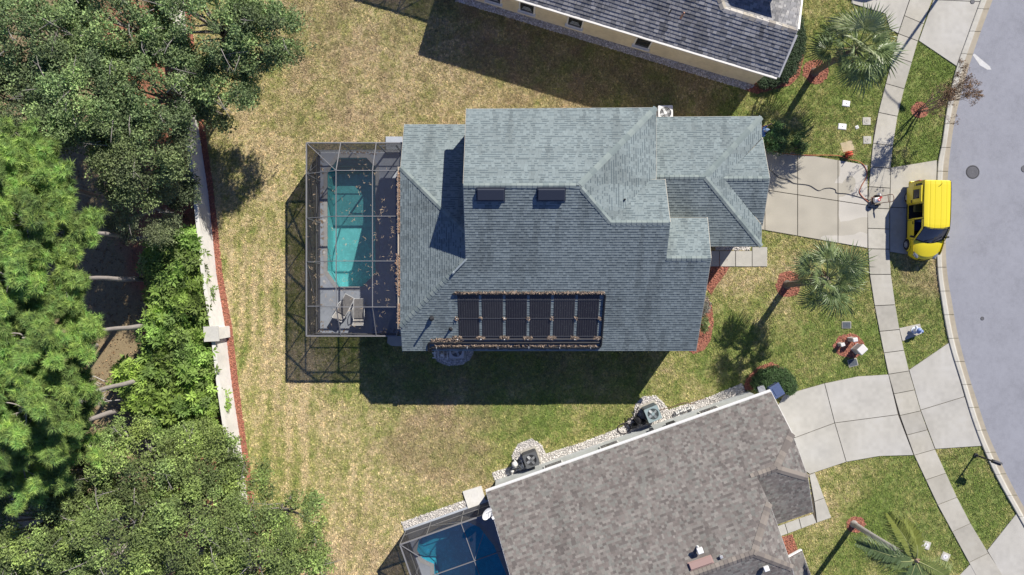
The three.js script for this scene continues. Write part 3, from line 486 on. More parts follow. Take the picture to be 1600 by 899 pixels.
// ------------------------------------------------------------------ pool heating mats on the south slope
{
  const n = planeOf([SP(0, 0), SP(100, 0), SP(0, 100)]).n, on = (x, y, l = 0) => SP(x, y).addScaledVector(n, l);
  const o = thing('solar_collector', 'black pool heating panels and pipes strapped to the south roof slope', 'solar panels', on(823, 490));
  const shades = [std(0.03, 0.029, 0.033, 0.5), std(0.034, 0.033, 0.037, 0.5), std(0.026, 0.025, 0.03, 0.5)];
  const X0 = 724.5, W = 29.6, P = 33.3, tubeN = 9, F = [];
  for (let i = 0; i < tubeN; i++) { const k = [0, 0.25, 0.75, 1], z = [0.026, 0.04, 0.04, 0.026]; for (let j = 0; j < 3; j++) { const xa = (i + k[j]) / tubeN * W, xb = (i + k[j + 1]) / tubeN * W, dip = 1; F.push([on(xa, 459.5, z[j] * dip), on(xa, 521, z[j] * dip), on(xb, 521, z[j + 1] * dip), on(xb, 459.5, z[j + 1] * dip)].map((v) => v.sub(on(0, 490)))); } }
  F.push([on(0, 459.5), on(W, 459.5), on(W, 521), on(0, 521)].map((v) => v.sub(on(0, 490))));
  const geo = faces(F);
  for (let i = 0; i < 6; i++) part(o, 'collector_panel', geo, shades[i % 3], on(X0 + i * P, 490).sub(home.get(o)));
  const pipe = (pts, r, m = M.black) => wpart(o, 'pipe', tube(pts, r, r, 9), m);
  pipe([on(719, 457.8, 0.06), on(925, 457.8, 0.06)], 0.065); pipe([on(725, 522.5, 0.06), on(924, 522.5, 0.06)], 0.055, std(0.05, 0.05, 0.055, 0.3));
  pipe([on(685, 527.5, 0.07), on(924, 527.5, 0.07)], 0.07); pipe([on(685, 534.5, 0.07), on(924, 534.5, 0.07)], 0.065);
  pipe(curve([on(925, 457.8, 0.06), on(927.5, 459, 0.07), on(927.5, 470, 0.07), on(927, 520, 0.07), on(926, 533, 0.07), on(923, 534.5, 0.07)], 24), 0.06);
  pipe(curve([on(686, 527.5, 0.07), on(682, 528, 0.07), on(681, 532, 0.06), on(681, 541, 0.05)], 12), 0.06); pipe(curve([on(686, 534.5, 0.07), on(684.5, 536, 0.07), on(684, 541.5, 0.05)], 8), 0.055);
  for (const y of [466, 492, 518]) wpart(o, 'strap', beam(on(722, y, 0.055), on(926, y, 0.055), 0.02, 0.008), std(0.07, 0.075, 0.09, 0.6));
  for (let i = 0; i < 7; i++) wpart(o, 'clip', [box(0, 0, 0, 0.07, 0.05, 0.07).applyMatrix4(new THREE.Matrix4().setPosition(on(X0 - 1.8 + i * P, 492, 0.05))), box(0, 0, 0, 0.06, 0.05, 0.06).applyMatrix4(new THREE.Matrix4().setPosition(on(X0 - 1.8 + i * P, 522, 0.09)))], M.offWhite);
  for (let i = 0; i < 6; i++) wpart(o, 'pipe_clamp', new THREE.TorusGeometry(0.078, 0.02, 6, 12).rotateY(Math.PI / 2).translate(...on(692 + i * 44, 534.5, 0.07).toArray()), M.greyMetal);
  // what has blown against the pipes
  const L = [], rL = rng(8), leafy = (x, y, l, n, sx, sy) => { for (let i = 0; i < n; i++) { const v = on(x + (rL() - 0.5) * sx, y + (rL() - 0.5) * sy, l + 0.05 * rL()), j = 0.5 + rL(); L.push([v.x, v.y, v.z, (rL() - 0.5) * 1.2, rL() * 6.3, (rL() - 0.5) * 1.2, 0.7 + rL(), 0.25 * j, 0.19 * j, 0.14 * j]); } };
  leafy(825, 455.6, 0.07, 520, 205, 2.2); leafy(805, 531, 0.08, 330, 230, 2.4); leafy(708, 524, 0.03, 240, 46, 5);
  for (let i = 0; i < 7; i++) { leafy(X0 - 1.8 + i * P, 520, 0.05, 55, 12, 4); leafy(X0 - 1.8 + i * P, 492, 0.04, 14, 4, 4); }
  leafy(640.5, 400, 0, 0, 1, 1);
  for (let i = 0; i < 900; i++) { const y = 282 + 222 * rL(), v = g(640.5 + (rL() - 0.5) * 4 * (y > 380 && y < 450 ? 1.9 : 1), y, 4.1 + 0.05 * rL()), j = 0.5 + rL(); if (fbm(y / 18, 3, 2) < 0.42) continue; L.push([v.x, v.y, v.z, (rL() - 0.5) * 1.2, rL() * 6.3, (rL() - 0.5) * 1.2, 0.7 + rL(), 0.32 * j, 0.21 * j, 0.14 * j]); }
  const lf = scatter(null, 'leaf_litter', faces([[V(-0.07, 0, 0), V(0, 0.01, 0.02), V(0.07, 0, 0), V(0, 0.005, -0.022)]]), M.inst, L, 'stuff'); tag(lf, 'brown leaves lodged along roof pipes, panels and rear gutter', 'leaf litter'); lf.userData.kind = 'stuff';
}

// ------------------------------------------------------------------ the lower neighbour, brown shingles
const frame = (ux, uy, vx, vy) => ({ pt: (u, v) => [800 + u * ux + v * vx, 450 + u * uy + v * vy], at: (u, v, h = 0) => g(800 + u * ux + v * vx, 450 + u * uy + v * vy, h), turn: Math.atan2(-uy, ux) });
const LB = frame(440 / 466.5, -155 / 466.5, 155 / 466.5, 440 / 466.5), UP = frame(0.957, 0.29, 0.29, -0.957);
{
  const at = LB.at, pt = LB.pt;
  const h = thing('house', 'grey walled house below with mottled brown shingle roof', 'house', at(60, 420));
  const N = (u, v) => at(u, v, 3.2 + 0.0192 * (v - 266)), S2 = (u, v) => at(u, v, 4.934 - 0.0192 * (v - 356.3)), S1 = (u, v) => at(u, v, 6.497 - 0.0192 * (v - 437.7));
  const w = [], pr = (poly, y) => { const P = poly.map(([u, v]) => pt(u, v)); w.push(wallFrom(P, y)); };
  pr([[-124, 275], [294, 275], [294, 440], [-124, 440]], 3.05); pr([[-124, 440.3], [228, 440.3], [228, 600], [-124, 600]], 3.05);
  { const A = [[275, 3.05], [325, 4.05], [386, 4.05], [440, 3.1]], B = A.map(([v, y]) => at(294, v, y)), D = A.map(([v, y]) => at(228, v, y)); w.push(faces([B, D])); }
  for (const u of [-124, 227]) w.push(faces([[at(u, 275, 3.05), at(u, 392, 5.5), at(u, 437, u < 0 ? 6.3 : 5.6), at(u, 484, 5.5), at(u, 600, 3.05)]]));
  wpart(h, 'wall', w, M.greyStucco);
  const P = {
    north: [N(-133, 266), N(303, 266), N(303, 323.3), N(260.6, 356.3), N(232, 356.3), N(232, 391), N(185, 437.7), N(-133, 437.7)],
    wingE: [at(260.6, 356.3, 4.934), at(303, 323.3, 4.3), at(303, 389.3, 4.3)],
    wingS: [S2(232, 356.3), S2(260.6, 356.3), S2(303, 389.3), S2(303, 450), S2(232, 450)],
    east: [at(185, 437.7, 6.497), at(232, 391, 5.6), at(232, 484.4, 5.6)],
    south: [S1(-133, 437.7), S1(185, 437.7), S1(232, 484.4), S1(232, 612), S1(-133, 612)],
    porch: [at(230, 496, 3.75), at(268, 496, 3.3), at(268, 600, 3.3), at(230, 600, 3.75)],
  };
  const brown = { expo: 0.13, tab: 0.165, random: true, gap: 0.003, rowVar: 0.06, vary: 0.22, streak: 0.12, pal: [[0.222, 0.206, 0.186], [0.168, 0.147, 0.134], [0.188, 0.184, 0.166], [0.132, 0.117, 0.108], [0.182, 0.165, 0.15]], deck: std(0.06, 0.05, 0.05, 1) };
  const roof = roofOf(h, P, brown), n = Object.fromEntries(Object.entries(P).map(([k, v]) => [k, planeOf(v).n])), cm = [std(0.2, 0.175, 0.15, 0.95), std(0.24, 0.21, 0.18, 0.95), std(0.16, 0.14, 0.125, 0.95)];
  caps(roof, at(-133, 437.7, 6.497), at(185, 437.7, 6.497), n.north, n.south, cm, 0.26, 0.2);
  caps(roof, at(232, 391, 5.6), at(185, 437.7, 6.497), n.north, n.east, cm, 0.26, 0.2); caps(roof, at(232, 484.4, 5.6), at(185, 437.7, 6.497), n.east, n.south, cm, 0.26, 0.2);
  caps(roof, at(224, 356.3, 4.94), at(260.6, 356.3, 4.934), n.north, n.wingS, cm, 0.26, 0.2); caps(roof, at(303, 323.3, 4.3), at(260.6, 356.3, 4.934), n.north, n.wingE, cm, 0.26, 0.2); caps(roof, at(303, 389.3, 4.3), at(260.6, 356.3, 4.934), n.wingE, n.wingS, cm, 0.26, 0.2);
  wpart(roof, 'fascia', [fascia([N(-133, 560 - 294).clone(), N(303, 266), N(303, 323.3), at(303, 389.3, 4.3), S2(303, 450), S2(232, 450)]), fascia([at(232, 391, 5.6), at(232, 484.4, 5.6), S1(232, 612)]), fascia([N(-133, 266), N(-133, 437.7), S1(-133, 612)]), fascia([at(230, 495, 3.75), at(268, 495, 3.3), at(268, 600, 3.3)])], M.white);
  wpart(roof, 'gutter', [beam(at(-133, 263.6, 3.15), at(303, 263.6, 3.15), 0.1, 0.1)], M.white);
  const gap = (p, y) => p.clone().setY(y);
  for (const [x, y, s] of [[1092, 858, 1], [1125, 868, 0.55], [1195, 886, 0.9]]) { const p = q(x, y, 6.25 - (x > 1150 ? 0.3 : 0)); wpart(roof, 'roof_vent', [cyl(p.x, p.y - 0.35, p.z, 0.06 * s + 0.02, 0.06 * s + 0.02, 0.6, 10), box(p.x, p.y + 0.24, p.z, 0.3 * s, 0.16 * s, 0.3 * s, LB.turn, 0.03)], s < 0.6 ? M.greyMetal : M.white); }
  { const p = q(1095, 880, 6.35), f = box(0, 0.05, 0, 1.2, 0.1, 0.34, 0, 0.03).rotateX(-0.46).rotateY(LB.turn).translate(p.x, p.y + 0.02, p.z); wpart(roof, 'ridge_vent', [f, box(0, -0.03, 0, 1.28, 0.1, 0.42).rotateX(-0.46).rotateY(LB.turn).translate(p.x, p.y, p.z)], std(0.3, 0.2, 0.18, 0.8)); }
  const t = (u, h0, h1, ww) => { const f = wpart(h, 'window', box(0, (h0 + h1) / 2, 0, ww + 0.16, h1 - h0 + 0.16, 0.1, LB.turn).translate(...at(u, 274.5).toArray()), M.white); wpart(f, 'pane', box(0, (h0 + h1) / 2, 0, ww, h1 - h0, 0.14, LB.turn).translate(...at(u, 274.5).toArray()), M.glass); };
  t(-30, 1, 2.1, 1); t(60, 1, 2.1, 1); t(220, 1, 2.1, 1);
  wpart(h, 'garage_door', box(0, 1.1, 0, 0.1, 2.2, 4.6, LB.turn).translate(...at(295, 360).toArray()), M.white);
  const dark = wpart(h, 'wall_plate', [box(0, 1.5, 0, 0.5, 0.55, 0.16, LB.turn).translate(...at(158, 273).toArray()), box(0, 1.3, 0, 0.22, 0.3, 0.16, LB.turn).translate(...at(128, 273).toArray())], M.dark);
}
// ------------------------------------------------------------------ the upper neighbour, grey tiles and cream walls
{
  const { at, pt } = UP;
  const h = thing('house', 'cream walled house at the top edge with dark grey tiled roof', 'house', at(40, 480));
  const S = (u, v) => at(u, v, 3.1 + 0.0198 * (v - 404)), w = [];
  const pr = (poly, y) => w.push(wallFrom(poly.map(([u, v]) => pt(u, v)), y));
  pr([[-205, 413], [269, 413], [269, 511], [-205, 511]], 3.15); pr([[-205, 511.3], [200, 511.3], [200, 780], [-205, 780]], 3.15); pr([[150, 562], [257, 562], [257, 700], [150, 700]], 6.7);
  w.push(faces([[at(268.5, 413, 3.1), at(268.5, 462, 4.1), at(268.5, 511, 3.1)]]));
  wpart(h, 'wall', w, M.stucco);
  const N1 = (u, v) => at(u, v, 4.248 - 0.0198 * (v - 462)), E = (u, v) => at(u, v, 4.248 + 0.0198 * (171 - u));
  const P = {
    south: [S(-215, 404), S(279, 404), S(279, 462), S(171, 462), S(33, 600), S(-57, 600), S(-215, 442)], smallN: [N1(171, 462), N1(279, 462), N1(279, 520), N1(229, 520)],
    west: [at(-215, 404, 3.1), at(-215, 790, 3.1), at(-22, 600, 6.98)], east: [E(171, 462), E(229, 520), E(229, 740), E(33, 600)], north: [at(33, 600, 6.98), at(229, 800, 3.1), at(-215, 800, 3.1), at(-57, 600, 6.98)],
    upS: [at(140, 552, 6.75), at(267, 552, 6.75), at(204, 630, 8.3)], upE: [at(267, 552, 6.75), at(267, 710, 6.75), at(204, 630, 8.3)], upW: [at(140, 552, 6.75), at(140, 710, 6.75), at(204, 630, 8.3)], upN: [at(140, 710, 6.75), at(267, 710, 6.75), at(204, 630, 8.3)],
  };
  P.south = [S(-215, 404), S(279, 404), S(279, 462), S(171, 462), S(33, 600), S(-22, 600)];
  const grey = { expo: 0.2, tab: 0.24, gap: 0.012, random: true, rowVar: 0.12, vary: 0.3, streak: 0.3, thick: 0.024, pal: [[0.27, 0.265, 0.265], [0.22, 0.22, 0.228], [0.31, 0.305, 0.3], [0.185, 0.185, 0.19]], deck: std(0.025, 0.025, 0.03, 1) };
  const roof = roofOf(h, P, grey), n = Object.fromEntries(Object.entries(P).map(([k, v]) => [k, planeOf(v).n])), cm = [std(0.42, 0.38, 0.31, 0.95), std(0.48, 0.45, 0.4, 0.95), std(0.3, 0.27, 0.23, 0.95)];
  caps(roof, at(171, 462, 4.248), at(279, 462, 4.248), n.south, n.smallN, cm, 0.42, 0.2); caps(roof, at(171, 462, 4.248), at(60, 573, 6.45), n.south, n.east, cm, 0.42, 0.2);
  wpart(roof, 'fascia', [fascia([S(-215, 404), S(279, 404), S(279, 462), N1(279, 520)])], std(0.68, 0.66, 0.6, 0.6));
  wpart(roof, 'gutter', [beam(at(-215, 401.8, 3.06), at(279, 401.8, 3.06), 0.11, 0.1), beam(at(281, 404, 3.1), at(281, 458, 4.1), 0.1, 0.1), beam(at(281, 466, 4.1), at(281, 520, 3.1), 0.1, 0.1)], std(0.7, 0.68, 0.63, 0.6));
  for (const [x, y, hh] of [[1067, 23, 4.9]]) { const p = q(x, y, hh); wpart(roof, 'vent_pipe', tube([p.clone().setY(p.y - 0.5), p.clone().setY(p.y + 0.25)], 0.06, 0.06, 10), std(0.4, 0.22, 0.15, 0.8)); const b = p.clone().add(V(-0.62, -0.15, -0.25)); wpart(roof, 'vent_pipe', tube([b.clone().setY(b.y - 0.4), b.clone().setY(b.y + 0.25)], 0.035, 0.035, 8), M.dark); }
  for (const u of [-154, -101, -25, 82]) {
    const fr = wpart(h, 'window', box(0, 1.4, 0, 0.98, 1.24, 0.1, UP.turn).translate(...at(u, 412.6).toArray()), M.white);
    wpart(fr, 'pane', box(0, 1.4, 0, 0.8, 1.06, 0.14, UP.turn).translate(...at(u, 412.6).toArray()), M.glass); wpart(fr, 'sill', box(0, 0.75, 0, 1.1, 0.08, 0.26, UP.turn).translate(...at(u, 411).toArray()), M.white);
    if (u < 50) wpart(fr, 'blind', [0, 1, 2].map((k) => box(0, 1.2 + 0.16 * k, 0, 0.6 - 0.1 * k, 0.06, 0.15, UP.turn).translate(...at(u, 412.6).toArray())), std(0.5, 0.55, 0.6, 0.8));
  }
  gravel([pt(-215, 403), pt(262, 402), pt(272, 413), pt(-215, 413)], false, 420);
}
gravel([LB.pt(-126, 262), LB.pt(-90, 263), LB.pt(-87, 246), LB.pt(-72, 233), LB.pt(-50, 232), LB.pt(-38, 246), LB.pt(-36, 262), LB.pt(20, 264), LB.pt(90, 262), LB.pt(112, 252), LB.pt(121, 236), LB.pt(136, 228), LB.pt(156, 233), LB.pt(164, 248), LB.pt(167, 261), LB.pt(230, 263), LB.pt(290, 260), LB.pt(290, 275), LB.pt(-126, 275)], true, 420);
gravel([[680, 541], [738, 541], [740, 552], [734, 562], [722, 570], [700, 572], [684, 566], [676, 553]], true, 420);
gravel([LB.pt(-285, 288), LB.pt(-170, 288), LB.pt(-162, 301), LB.pt(-285, 302)], true, 260);

// ------------------------------------------------------------------ pools, decks and their screen cages
const waterTex = tex(256, (u, v) => { const s = 0.5 * tn(u, v, 9) + 0.3 * tn(u, v, 23, 4) + 0.2 * tn(u, v, 47, 8); return [s, s, s]; }, false);
const water = new THREE.MeshPhysicalMaterial({ color: C(0.8, 0.965, 0.96), roughness: 0.04, transmission: 1, thickness: 0, ior: 1.33, bumpMap: rep(waterTex, 2.3), bumpScale: 0.05, side: THREE.DoubleSide });
const plaster = tex(256, (u, v) => { const s = 0.72 + 0.28 * fbm(u * 5, v * 5) + 0.25 * Math.pow(Math.abs(tn(u, v, 17) - 0.5) * 2, 2); return [s * 0.9, s, s]; });
function pool(poly, depth, rgb, label) {
  const o = thing('swimming_pool', label, 'pool', g(...poly[0])), P = ccw(poly), n = P.length, F = [P.map(([x, y]) => g(x, y, -depth))];
  for (let i = 0; i < n; i++) { const a = P[i], b = P[(i + 1) % n]; F.push([g(...a, -depth), g(...b, -depth), g(...b, 0.08), g(...a, 0.08)]); }
  wpart(o, 'basin', faces(F), std(...rgb, 0.6, { map: rep(plaster, 2.7) }));
  const out = inset(P, -6), R = []; for (let i = 0; i < n; i++) { const j = (i + 1) % n; R.push([g(...P[i], 0.105), g(...P[j], 0.105), g(...out[j], 0.1), g(...out[i], 0.1)], [g(...P[i], 0.04), g(...P[j], 0.04), g(...P[j], 0.105), g(...P[i], 0.105)], [g(...out[i], 0.02), g(...out[j], 0.02), g(...out[j], 0.1), g(...out[i], 0.1)]); }
  wpart(o, 'coping', faces(R), std(0.46, 0.46, 0.46, 0.85, { map: rep(concTex, 1.9) }));
  wpart(o, 'water', sheet(P, -0.04), water);
  return o;
}
{
  const p = pool(ccwPool, 1.35, [0.25, 0.64, 0.66], 'teal swimming pool inside the screen cage behind the green roofed house');
  wpart(p, 'step', [prism([[530, 247.6], [572, 247.6], [583, 258], [520, 258]], -1.34, -0.35), prism([[520, 258.3], [583, 258.3], [586, 266], [517, 266]], -1.34, -0.7)], std(0.1, 0.3, 0.28, 0.7));
  wpart(p, 'skimmer_lid', [520, 300, 345, 395].map((y) => cyl(...g(507, y === 520 ? 440 : y, 0.1).toArray(), 0.08, 0.08, 0.01)), M.offWhite);
  pool(pool2, 1.4, [0.06, 0.58, 0.82], 'blue free-form swimming pool inside the cage at the bottom edge');
  struct('pool_deck', [sheetHoles([[497.5, 235.5], [656, 235.5], [656, 523], [497.5, 523]], [inset(ccw(ccwPool), -5.5)], 0.09), ...[[[497.5, 235.5], [656, 235.5]], [[497.5, 235.5], [497.5, 523]], [[497.5, 523], [656, 523]]].map(([a, b]) => faces([[g(...a, 0), g(...b, 0), g(...b, 0.09), g(...a, 0.09)]]))], M.deck);
  claim([[497, 235], [656, 235], [656, 523], [497, 523]]);
  const D = [[-284, 299], [-122, 299], [-122, 600], [-284, 600]].map((p2) => LB.pt(...p2));
  struct('pool_deck', sheetHoles(D, [inset(ccw(pool2), -5.5)], 0.09), M.deck); claim(D);
}
const screenM = std(0.035, 0.036, 0.042, 0.9, { transparent: true, opacity: 0.29 }), screenW = std(0.045, 0.043, 0.045, 0.9, { transparent: true, opacity: 0.74 }), barM = std(0.21, 0.21, 0.215, 0.5);
function cageParts(o, bars, panels) {
  for (const [name, a, b, w, h] of bars) wpart(o, name, beam(a, b, (w ?? 0.05) * 0.68, (h ?? 0.1), 0.02), barM);
  for (const P of panels) wpart(o, 'screen_panel', faces([P]), Math.abs(planeOf(P).n.y) < 0.1 ? screenW : screenM);
}
{
  const o = thing('pool_cage', 'grey framed screen cage over the teal pool behind the main house', 'pool enclosure', g(572, 380));
  const E = 2.9, T = 3.97, X = [501, 551, 602.6, 640], Y = [239, 284, 348.6, 412, 477, 520], B = [], S = [], Z = (x, y) => (x === 501 || y === 239 || y === 520 ? E : T), p = (x, y, h = Z(x, y)) => g(x, y, h);
  B.push(['eave_beam', p(501, 239), p(501, 520), 0.09, 0.12], ['eave_beam', p(501, 239), p(640, 239), 0.09, 0.12], ['eave_beam', p(501, 520), p(632, 520), 0.09, 0.12]);
  for (const y of Y) B.push(['post', p(501, y, 0.08), p(501, y, E), 0.06, 0.06]);
  for (const x of X.slice(1, 3)) for (const y of [239, 520]) B.push(['post', p(x, y, 0.08), p(x, y, E), 0.06, 0.06]);
  B.push(['post', p(639.5, 239, 0.08), p(639.5, 239, E), 0.06, 0.06]);
  B.push(['chair_rail', p(501, 239, 0.9), p(501, 520, 0.9), 0.05, 0.05], ['chair_rail', p(501, 239, 0.9), p(640, 239, 0.9), 0.05, 0.05], ['chair_rail', p(501, 520, 0.9), p(632, 520, 0.9), 0.05, 0.05]);
  for (const x of X.slice(1, 3)) B.push(['roof_beam', p(x, 239), p(x, 284)], ['roof_beam', p(x, 284), p(x, 477)], ['roof_beam', p(x, 477), p(x, 520)]);
  for (const y of Y.slice(1, 5)) B.push(['roof_beam', p(501, y), p(551, y)], ['roof_beam', p(551, y), p(640, y)]);
  B.push(['hip_beam', p(501, 239), p(551, 284)], ['roof_beam', p(640, 239), p(640, 284)], ['roof_beam', p(640, 284), p(640, 480), 0.07, 0.12], ['roof_beam', p(640, 477), p(632, 520)]);
  B.push(['brace', p(501, 284, E), p(501, 262, 0.9), 0.04, 0.04], ['brace', p(551, 239, E), p(574, 239, 0.9), 0.04, 0.04], ['brace', p(501, 284, 2.6), p(501, 239, 0.9), 0.04, 0.04], ['brace', p(501, 412, E), p(501, 477, 0.9), 0.04, 0.04], ['brace', p(551, 520, E), p(602, 520, 0.9), 0.04, 0.04]);
  for (let i = 0; i < 5; i++) { S.push([p(501, Y[i], 0.1), p(501, Y[i + 1], 0.1), p(501, Y[i + 1], E), p(501, Y[i], E)]); }
  for (const y of [239, 520]) for (let i = 0; i < 3; i++) { const x1 = y === 520 && i === 2 ? 632 : X[i + 1]; S.push([p(X[i], y, 0.1), p(x1, y, 0.1), p(x1, y, E), p(X[i], y, E)]); }
  for (let i = 1; i < 4; i++) S.push([p(501, Y[i]), p(501, Y[i + 1]), p(551, Y[i + 1]), p(551, Y[i])]);
  S.push([p(501, 239), p(501, 284), p(551, 284)], [p(501, 239), p(551, 284), p(551, 239)], [p(501, 520), p(551, 477), p(501, 477)], [p(501, 520), p(551, 520), p(551, 477)]);
  for (let i = 1; i < 3; i++) { S.push([p(X[i], 239), p(X[i], 284), p(X[i + 1], 284), p(X[i + 1], 239)], [p(X[i], 477), p(X[i], 520), p(i === 2 ? 632 : X[i + 1], 520), p(X[i + 1], 477)]); for (let j = 1; j < 4; j++) S.push([p(X[i], Y[j]), p(X[i], Y[j + 1]), p(X[i + 1], Y[j + 1]), p(X[i + 1], Y[j])]); }
  cageParts(o, B, S);
  wpart(o, 'screen_door', [beam(p(628, 239, 0.1), p(628, 239, 2.1), 0.06, 0.06), beam(p(604, 239, 0.1), p(604, 239, 2.1), 0.06, 0.06), beam(p(604, 239, 2.1), p(628, 239, 2.1), 0.06, 0.06), beam(p(604, 239, 0.25), p(628, 239, 0.25), 0.06, 0.3)], M.greyMetal);
  // pine needles and leaves caught on the mesh
  const L = [], r = rng(44);
  for (let i = 0; i < 280; i++) {
    const y = 262 + 250 * Math.pow(r(), 0.8), x = 503 + 136 * r(); if (fbm(x / 14, y / 14, 2) < 0.47 && r() < 0.75) continue;
    const h = (x < 551 ? lerp(E, T, (x - 501) / 50) : T), hh = (y > 477 ? Math.min(h, lerp(T, E, (y - 477) / 43)) : y < 284 ? Math.min(h, lerp(E, T, (y - 239) / 45)) : h), n = 1 + (r() * 4 | 0);
    for (let k = 0; k < n; k++) { const v = g(x + (r() - .5) * 5, y + (r() - .5) * 5, hh + 0.02), j = 0.6 + 0.8 * r(); L.push([v.x, v.y, v.z, 0, r() * 6.3, 0, [0.7 + 1.0 * r(), 1, 0.4], 0.46 * j, 0.36 * j, 0.24 * j]); }
  }
  for (let i = 0; i < 420; i++) { const e = r(), x = e < 0.5 ? 502 + 4 * r() : 503 + 130 * r(), y = e < 0.5 ? 245 + 270 * r() : e < 0.75 ? 237 + 5 * r() : 512 + 9 * r(); if (fbm(x / 9, y / 9, 2) < 0.5) continue; const v = g(x, y, 0.105), j = 0.6 + 0.7 * r(); L.push([v.x, v.y, v.z, 0, r() * 6.3, 0, 1, 0.36 * j, 0.25 * j, 0.15 * j]); }
  tag(scatter(null, 'leaf_litter_001', faces([[V(-0.07, 0, 0), V(0, 0.008, 0.02), V(0.07, 0, 0), V(0, 0.004, -0.02)]]), M.inst, L, 'stuff'), 'pale pine needles and leaves scattered over the pool cage mesh', 'leaf litter'); scene.children.at(-1).userData.kind = 'stuff';
}
function flatCage(label, F, u0, u1, v0, v1, us, vs, E, extra = []) {
  const o = thing('pool_cage', label, 'pool enclosure', F.at((u0 + u1) / 2, (v0 + v1) / 2)), p = F.at, B = [], S = [], U = [u0, ...us, u1], W = [v0, ...vs, v1];
  for (const [a, b] of [[[u0, v0], [u1, v0]], [[u0, v0], [u0, v1]], [[u0, v1], [u1, v1]]]) { B.push(['eave_beam', p(...a, E), p(...b, E), 0.09, 0.12], ['chair_rail', p(...a, 0.95), p(...b, 0.95), 0.05, 0.05]); }
  for (const u of U) for (const v of [v0, v1]) B.push(['post', p(u, v, 0.08), p(u, v, E), 0.06, 0.06]);
  for (const v of vs) B.push(['post', p(u0, v, 0.08), p(u0, v, E), 0.06, 0.06], ['roof_beam', p(u0, v, E), p(u1, v, E)]);
  for (const u of us) B.push(['roof_beam', p(u, v0, E), p(u, v1, E)]);
  for (const [a, b] of extra) B.push(['brace', p(...a), p(...b), 0.05, 0.06]);
  for (let i = 0; i + 1 < U.length; i++) { for (const v of [v0, v1]) S.push([p(U[i], v, 0.1), p(U[i + 1], v, 0.1), p(U[i + 1], v, E), p(U[i], v, E)]); for (let j = 0; j + 1 < W.length; j++) S.push([p(U[i], W[j], E), p(U[i + 1], W[j], E), p(U[i + 1], W[j + 1], E), p(U[i], W[j + 1], E)]); }
  for (let j = 0; j + 1 < W.length; j++) S.push([p(u0, W[j], 0.1), p(u0, W[j + 1], 0.1), p(u0, W[j + 1], E), p(u0, W[j], E)]);
  cageParts(o, B, S); return o;
}
flatCage('grey framed screen cage over the blue pool at the bottom edge', LB, -281.5, -133, 302, 480, [-186], [361, 420], 2.4, [[[-281.5, 302, 2.4], [-248, 344, 2.4]], [[-159.5, 327, 2.4], [-186, 361, 2.4]], [[-240, 302, 0.1], [-240, 302, 2.4]], [[-160, 302, 0.1], [-160, 302, 2.4]], [[-240, 302, 0.95], [-186, 302, 2.3]]]);
flatCage('screen cage mostly beyond the top edge, throwing a barred shadow', UP, -420, -216, 449, 640, [-370, -320, -268], [500, 550, 600], 2.9, [[[-268, 449, 0.1], [-300, 449, 2.9]], [[-268, 449, 2.9], [-216, 449, 0.4]], [[-320, 449, 0.1], [-290, 449, 2.9]], [[-350, 449, 2.9], [-320, 449, 0.9]]]);
// stray concrete pads
const pad = (poly, label, h = 0.1, m = M.concrete) => { claim(poly); solo('concrete_pad', prism(poly, 0, h), m, label, 'concrete pad'); };
pad([[603, 214], [629, 214], [629, 235], [603, 235]], 'pale concrete step outside the cage door by the rear roof corner', 0.1, M.deck);
pad([[606, 525], [634, 525], [634, 541], [618, 541], [611, 540], [605, 536]], 'concrete pad in blue shade beside the lower cage corner', 0.07);
pad([[723, 768], [752, 759], [760, 785], [732, 795]], 'bright square concrete step beside the lower pool cage', 0.12, std(0.72, 0.71, 0.69, 0.9, { map: rep(concTex, 2) }));
pad([[1405, 513], [1437, 506], [1441, 521], [1410, 533]], 'small concrete apron under the hydrant beside the pavement', 0.06, M.walk);
pad([[1313, 224], [1331, 219], [1336, 234], [1318, 238]], 'bare sandy concrete pad at the reel beside the drive', 0.012, std(0.5, 0.42, 0.28, 0.95, { map: rep(concTex, 2) }));

// ------------------------------------------------------------------ sun loungers on the deck
{
  const make = (base, turn, label) => {
    const o = thing('sun_lounger', label, 'sun lounger', base, turn, 'sun loungers by the teal pool'), sling = std(0.3, 0.285, 0.27, 0.85, { map: rep(grainTex, 0.35) }), w = 0.31;
    const side = (s) => curve([V(s * w, 0.34, -0.95), V(s * w, 0.35, 0), V(s * w, 0.36, 0.22), V(s * w, 0.62, 0.62)], 14);
    part(o, 'frame', [tube(side(1), 0.02), tube(side(-1), 0.02), tube([V(-w, 0.34, -0.95), V(w, 0.34, -0.95)], 0.02), tube([V(-w, 0.62, 0.62), V(w, 0.62, 0.62)], 0.02)], M.white);
    part(o, 'seat', faces([[V(-w, 0.35, -0.93), V(w, 0.35, -0.93), V(w, 0.345, -0.4), V(-w, 0.345, -0.4)], [V(-w, 0.345, -0.4), V(w, 0.345, -0.4), V(w, 0.36, 0.2), V(-w, 0.36, 0.2)]]), sling);
    part(o, 'backrest', faces([[V(-w, 0.37, 0.26), V(w, 0.37, 0.26), V(w, 0.62, 0.61), V(-w, 0.62, 0.61)]]), std(0.42, 0.4, 0.37, 0.85));
    for (const s of [-1, 1]) { part(o, 'arm', tube(curve([V(s * (w + 0.04), 0.06, 0.28), V(s * (w + 0.05), 0.45, 0.18), V(s * (w + 0.05), 0.53, 0), V(s * (w + 0.05), 0.5, -0.3), V(s * (w + 0.03), 0.36, -0.42)], 16), 0.022), M.white); for (const z of [-0.75, 0.3]) part(o, 'leg', tube([V(s * w, 0.35, z), V(s * (w + 0.02), 0, z + 0.05)], 0.02), M.white); }
    return o;
  };
  make(q(561, 492, 0.35).setY(0.09), 0, 'straight sun lounger, nearer the house of the two on deck');
  make(q(535.5, 485, 0.35).setY(0.09), -0.49, 'sun lounger set askew across the lower end of the deck');
}
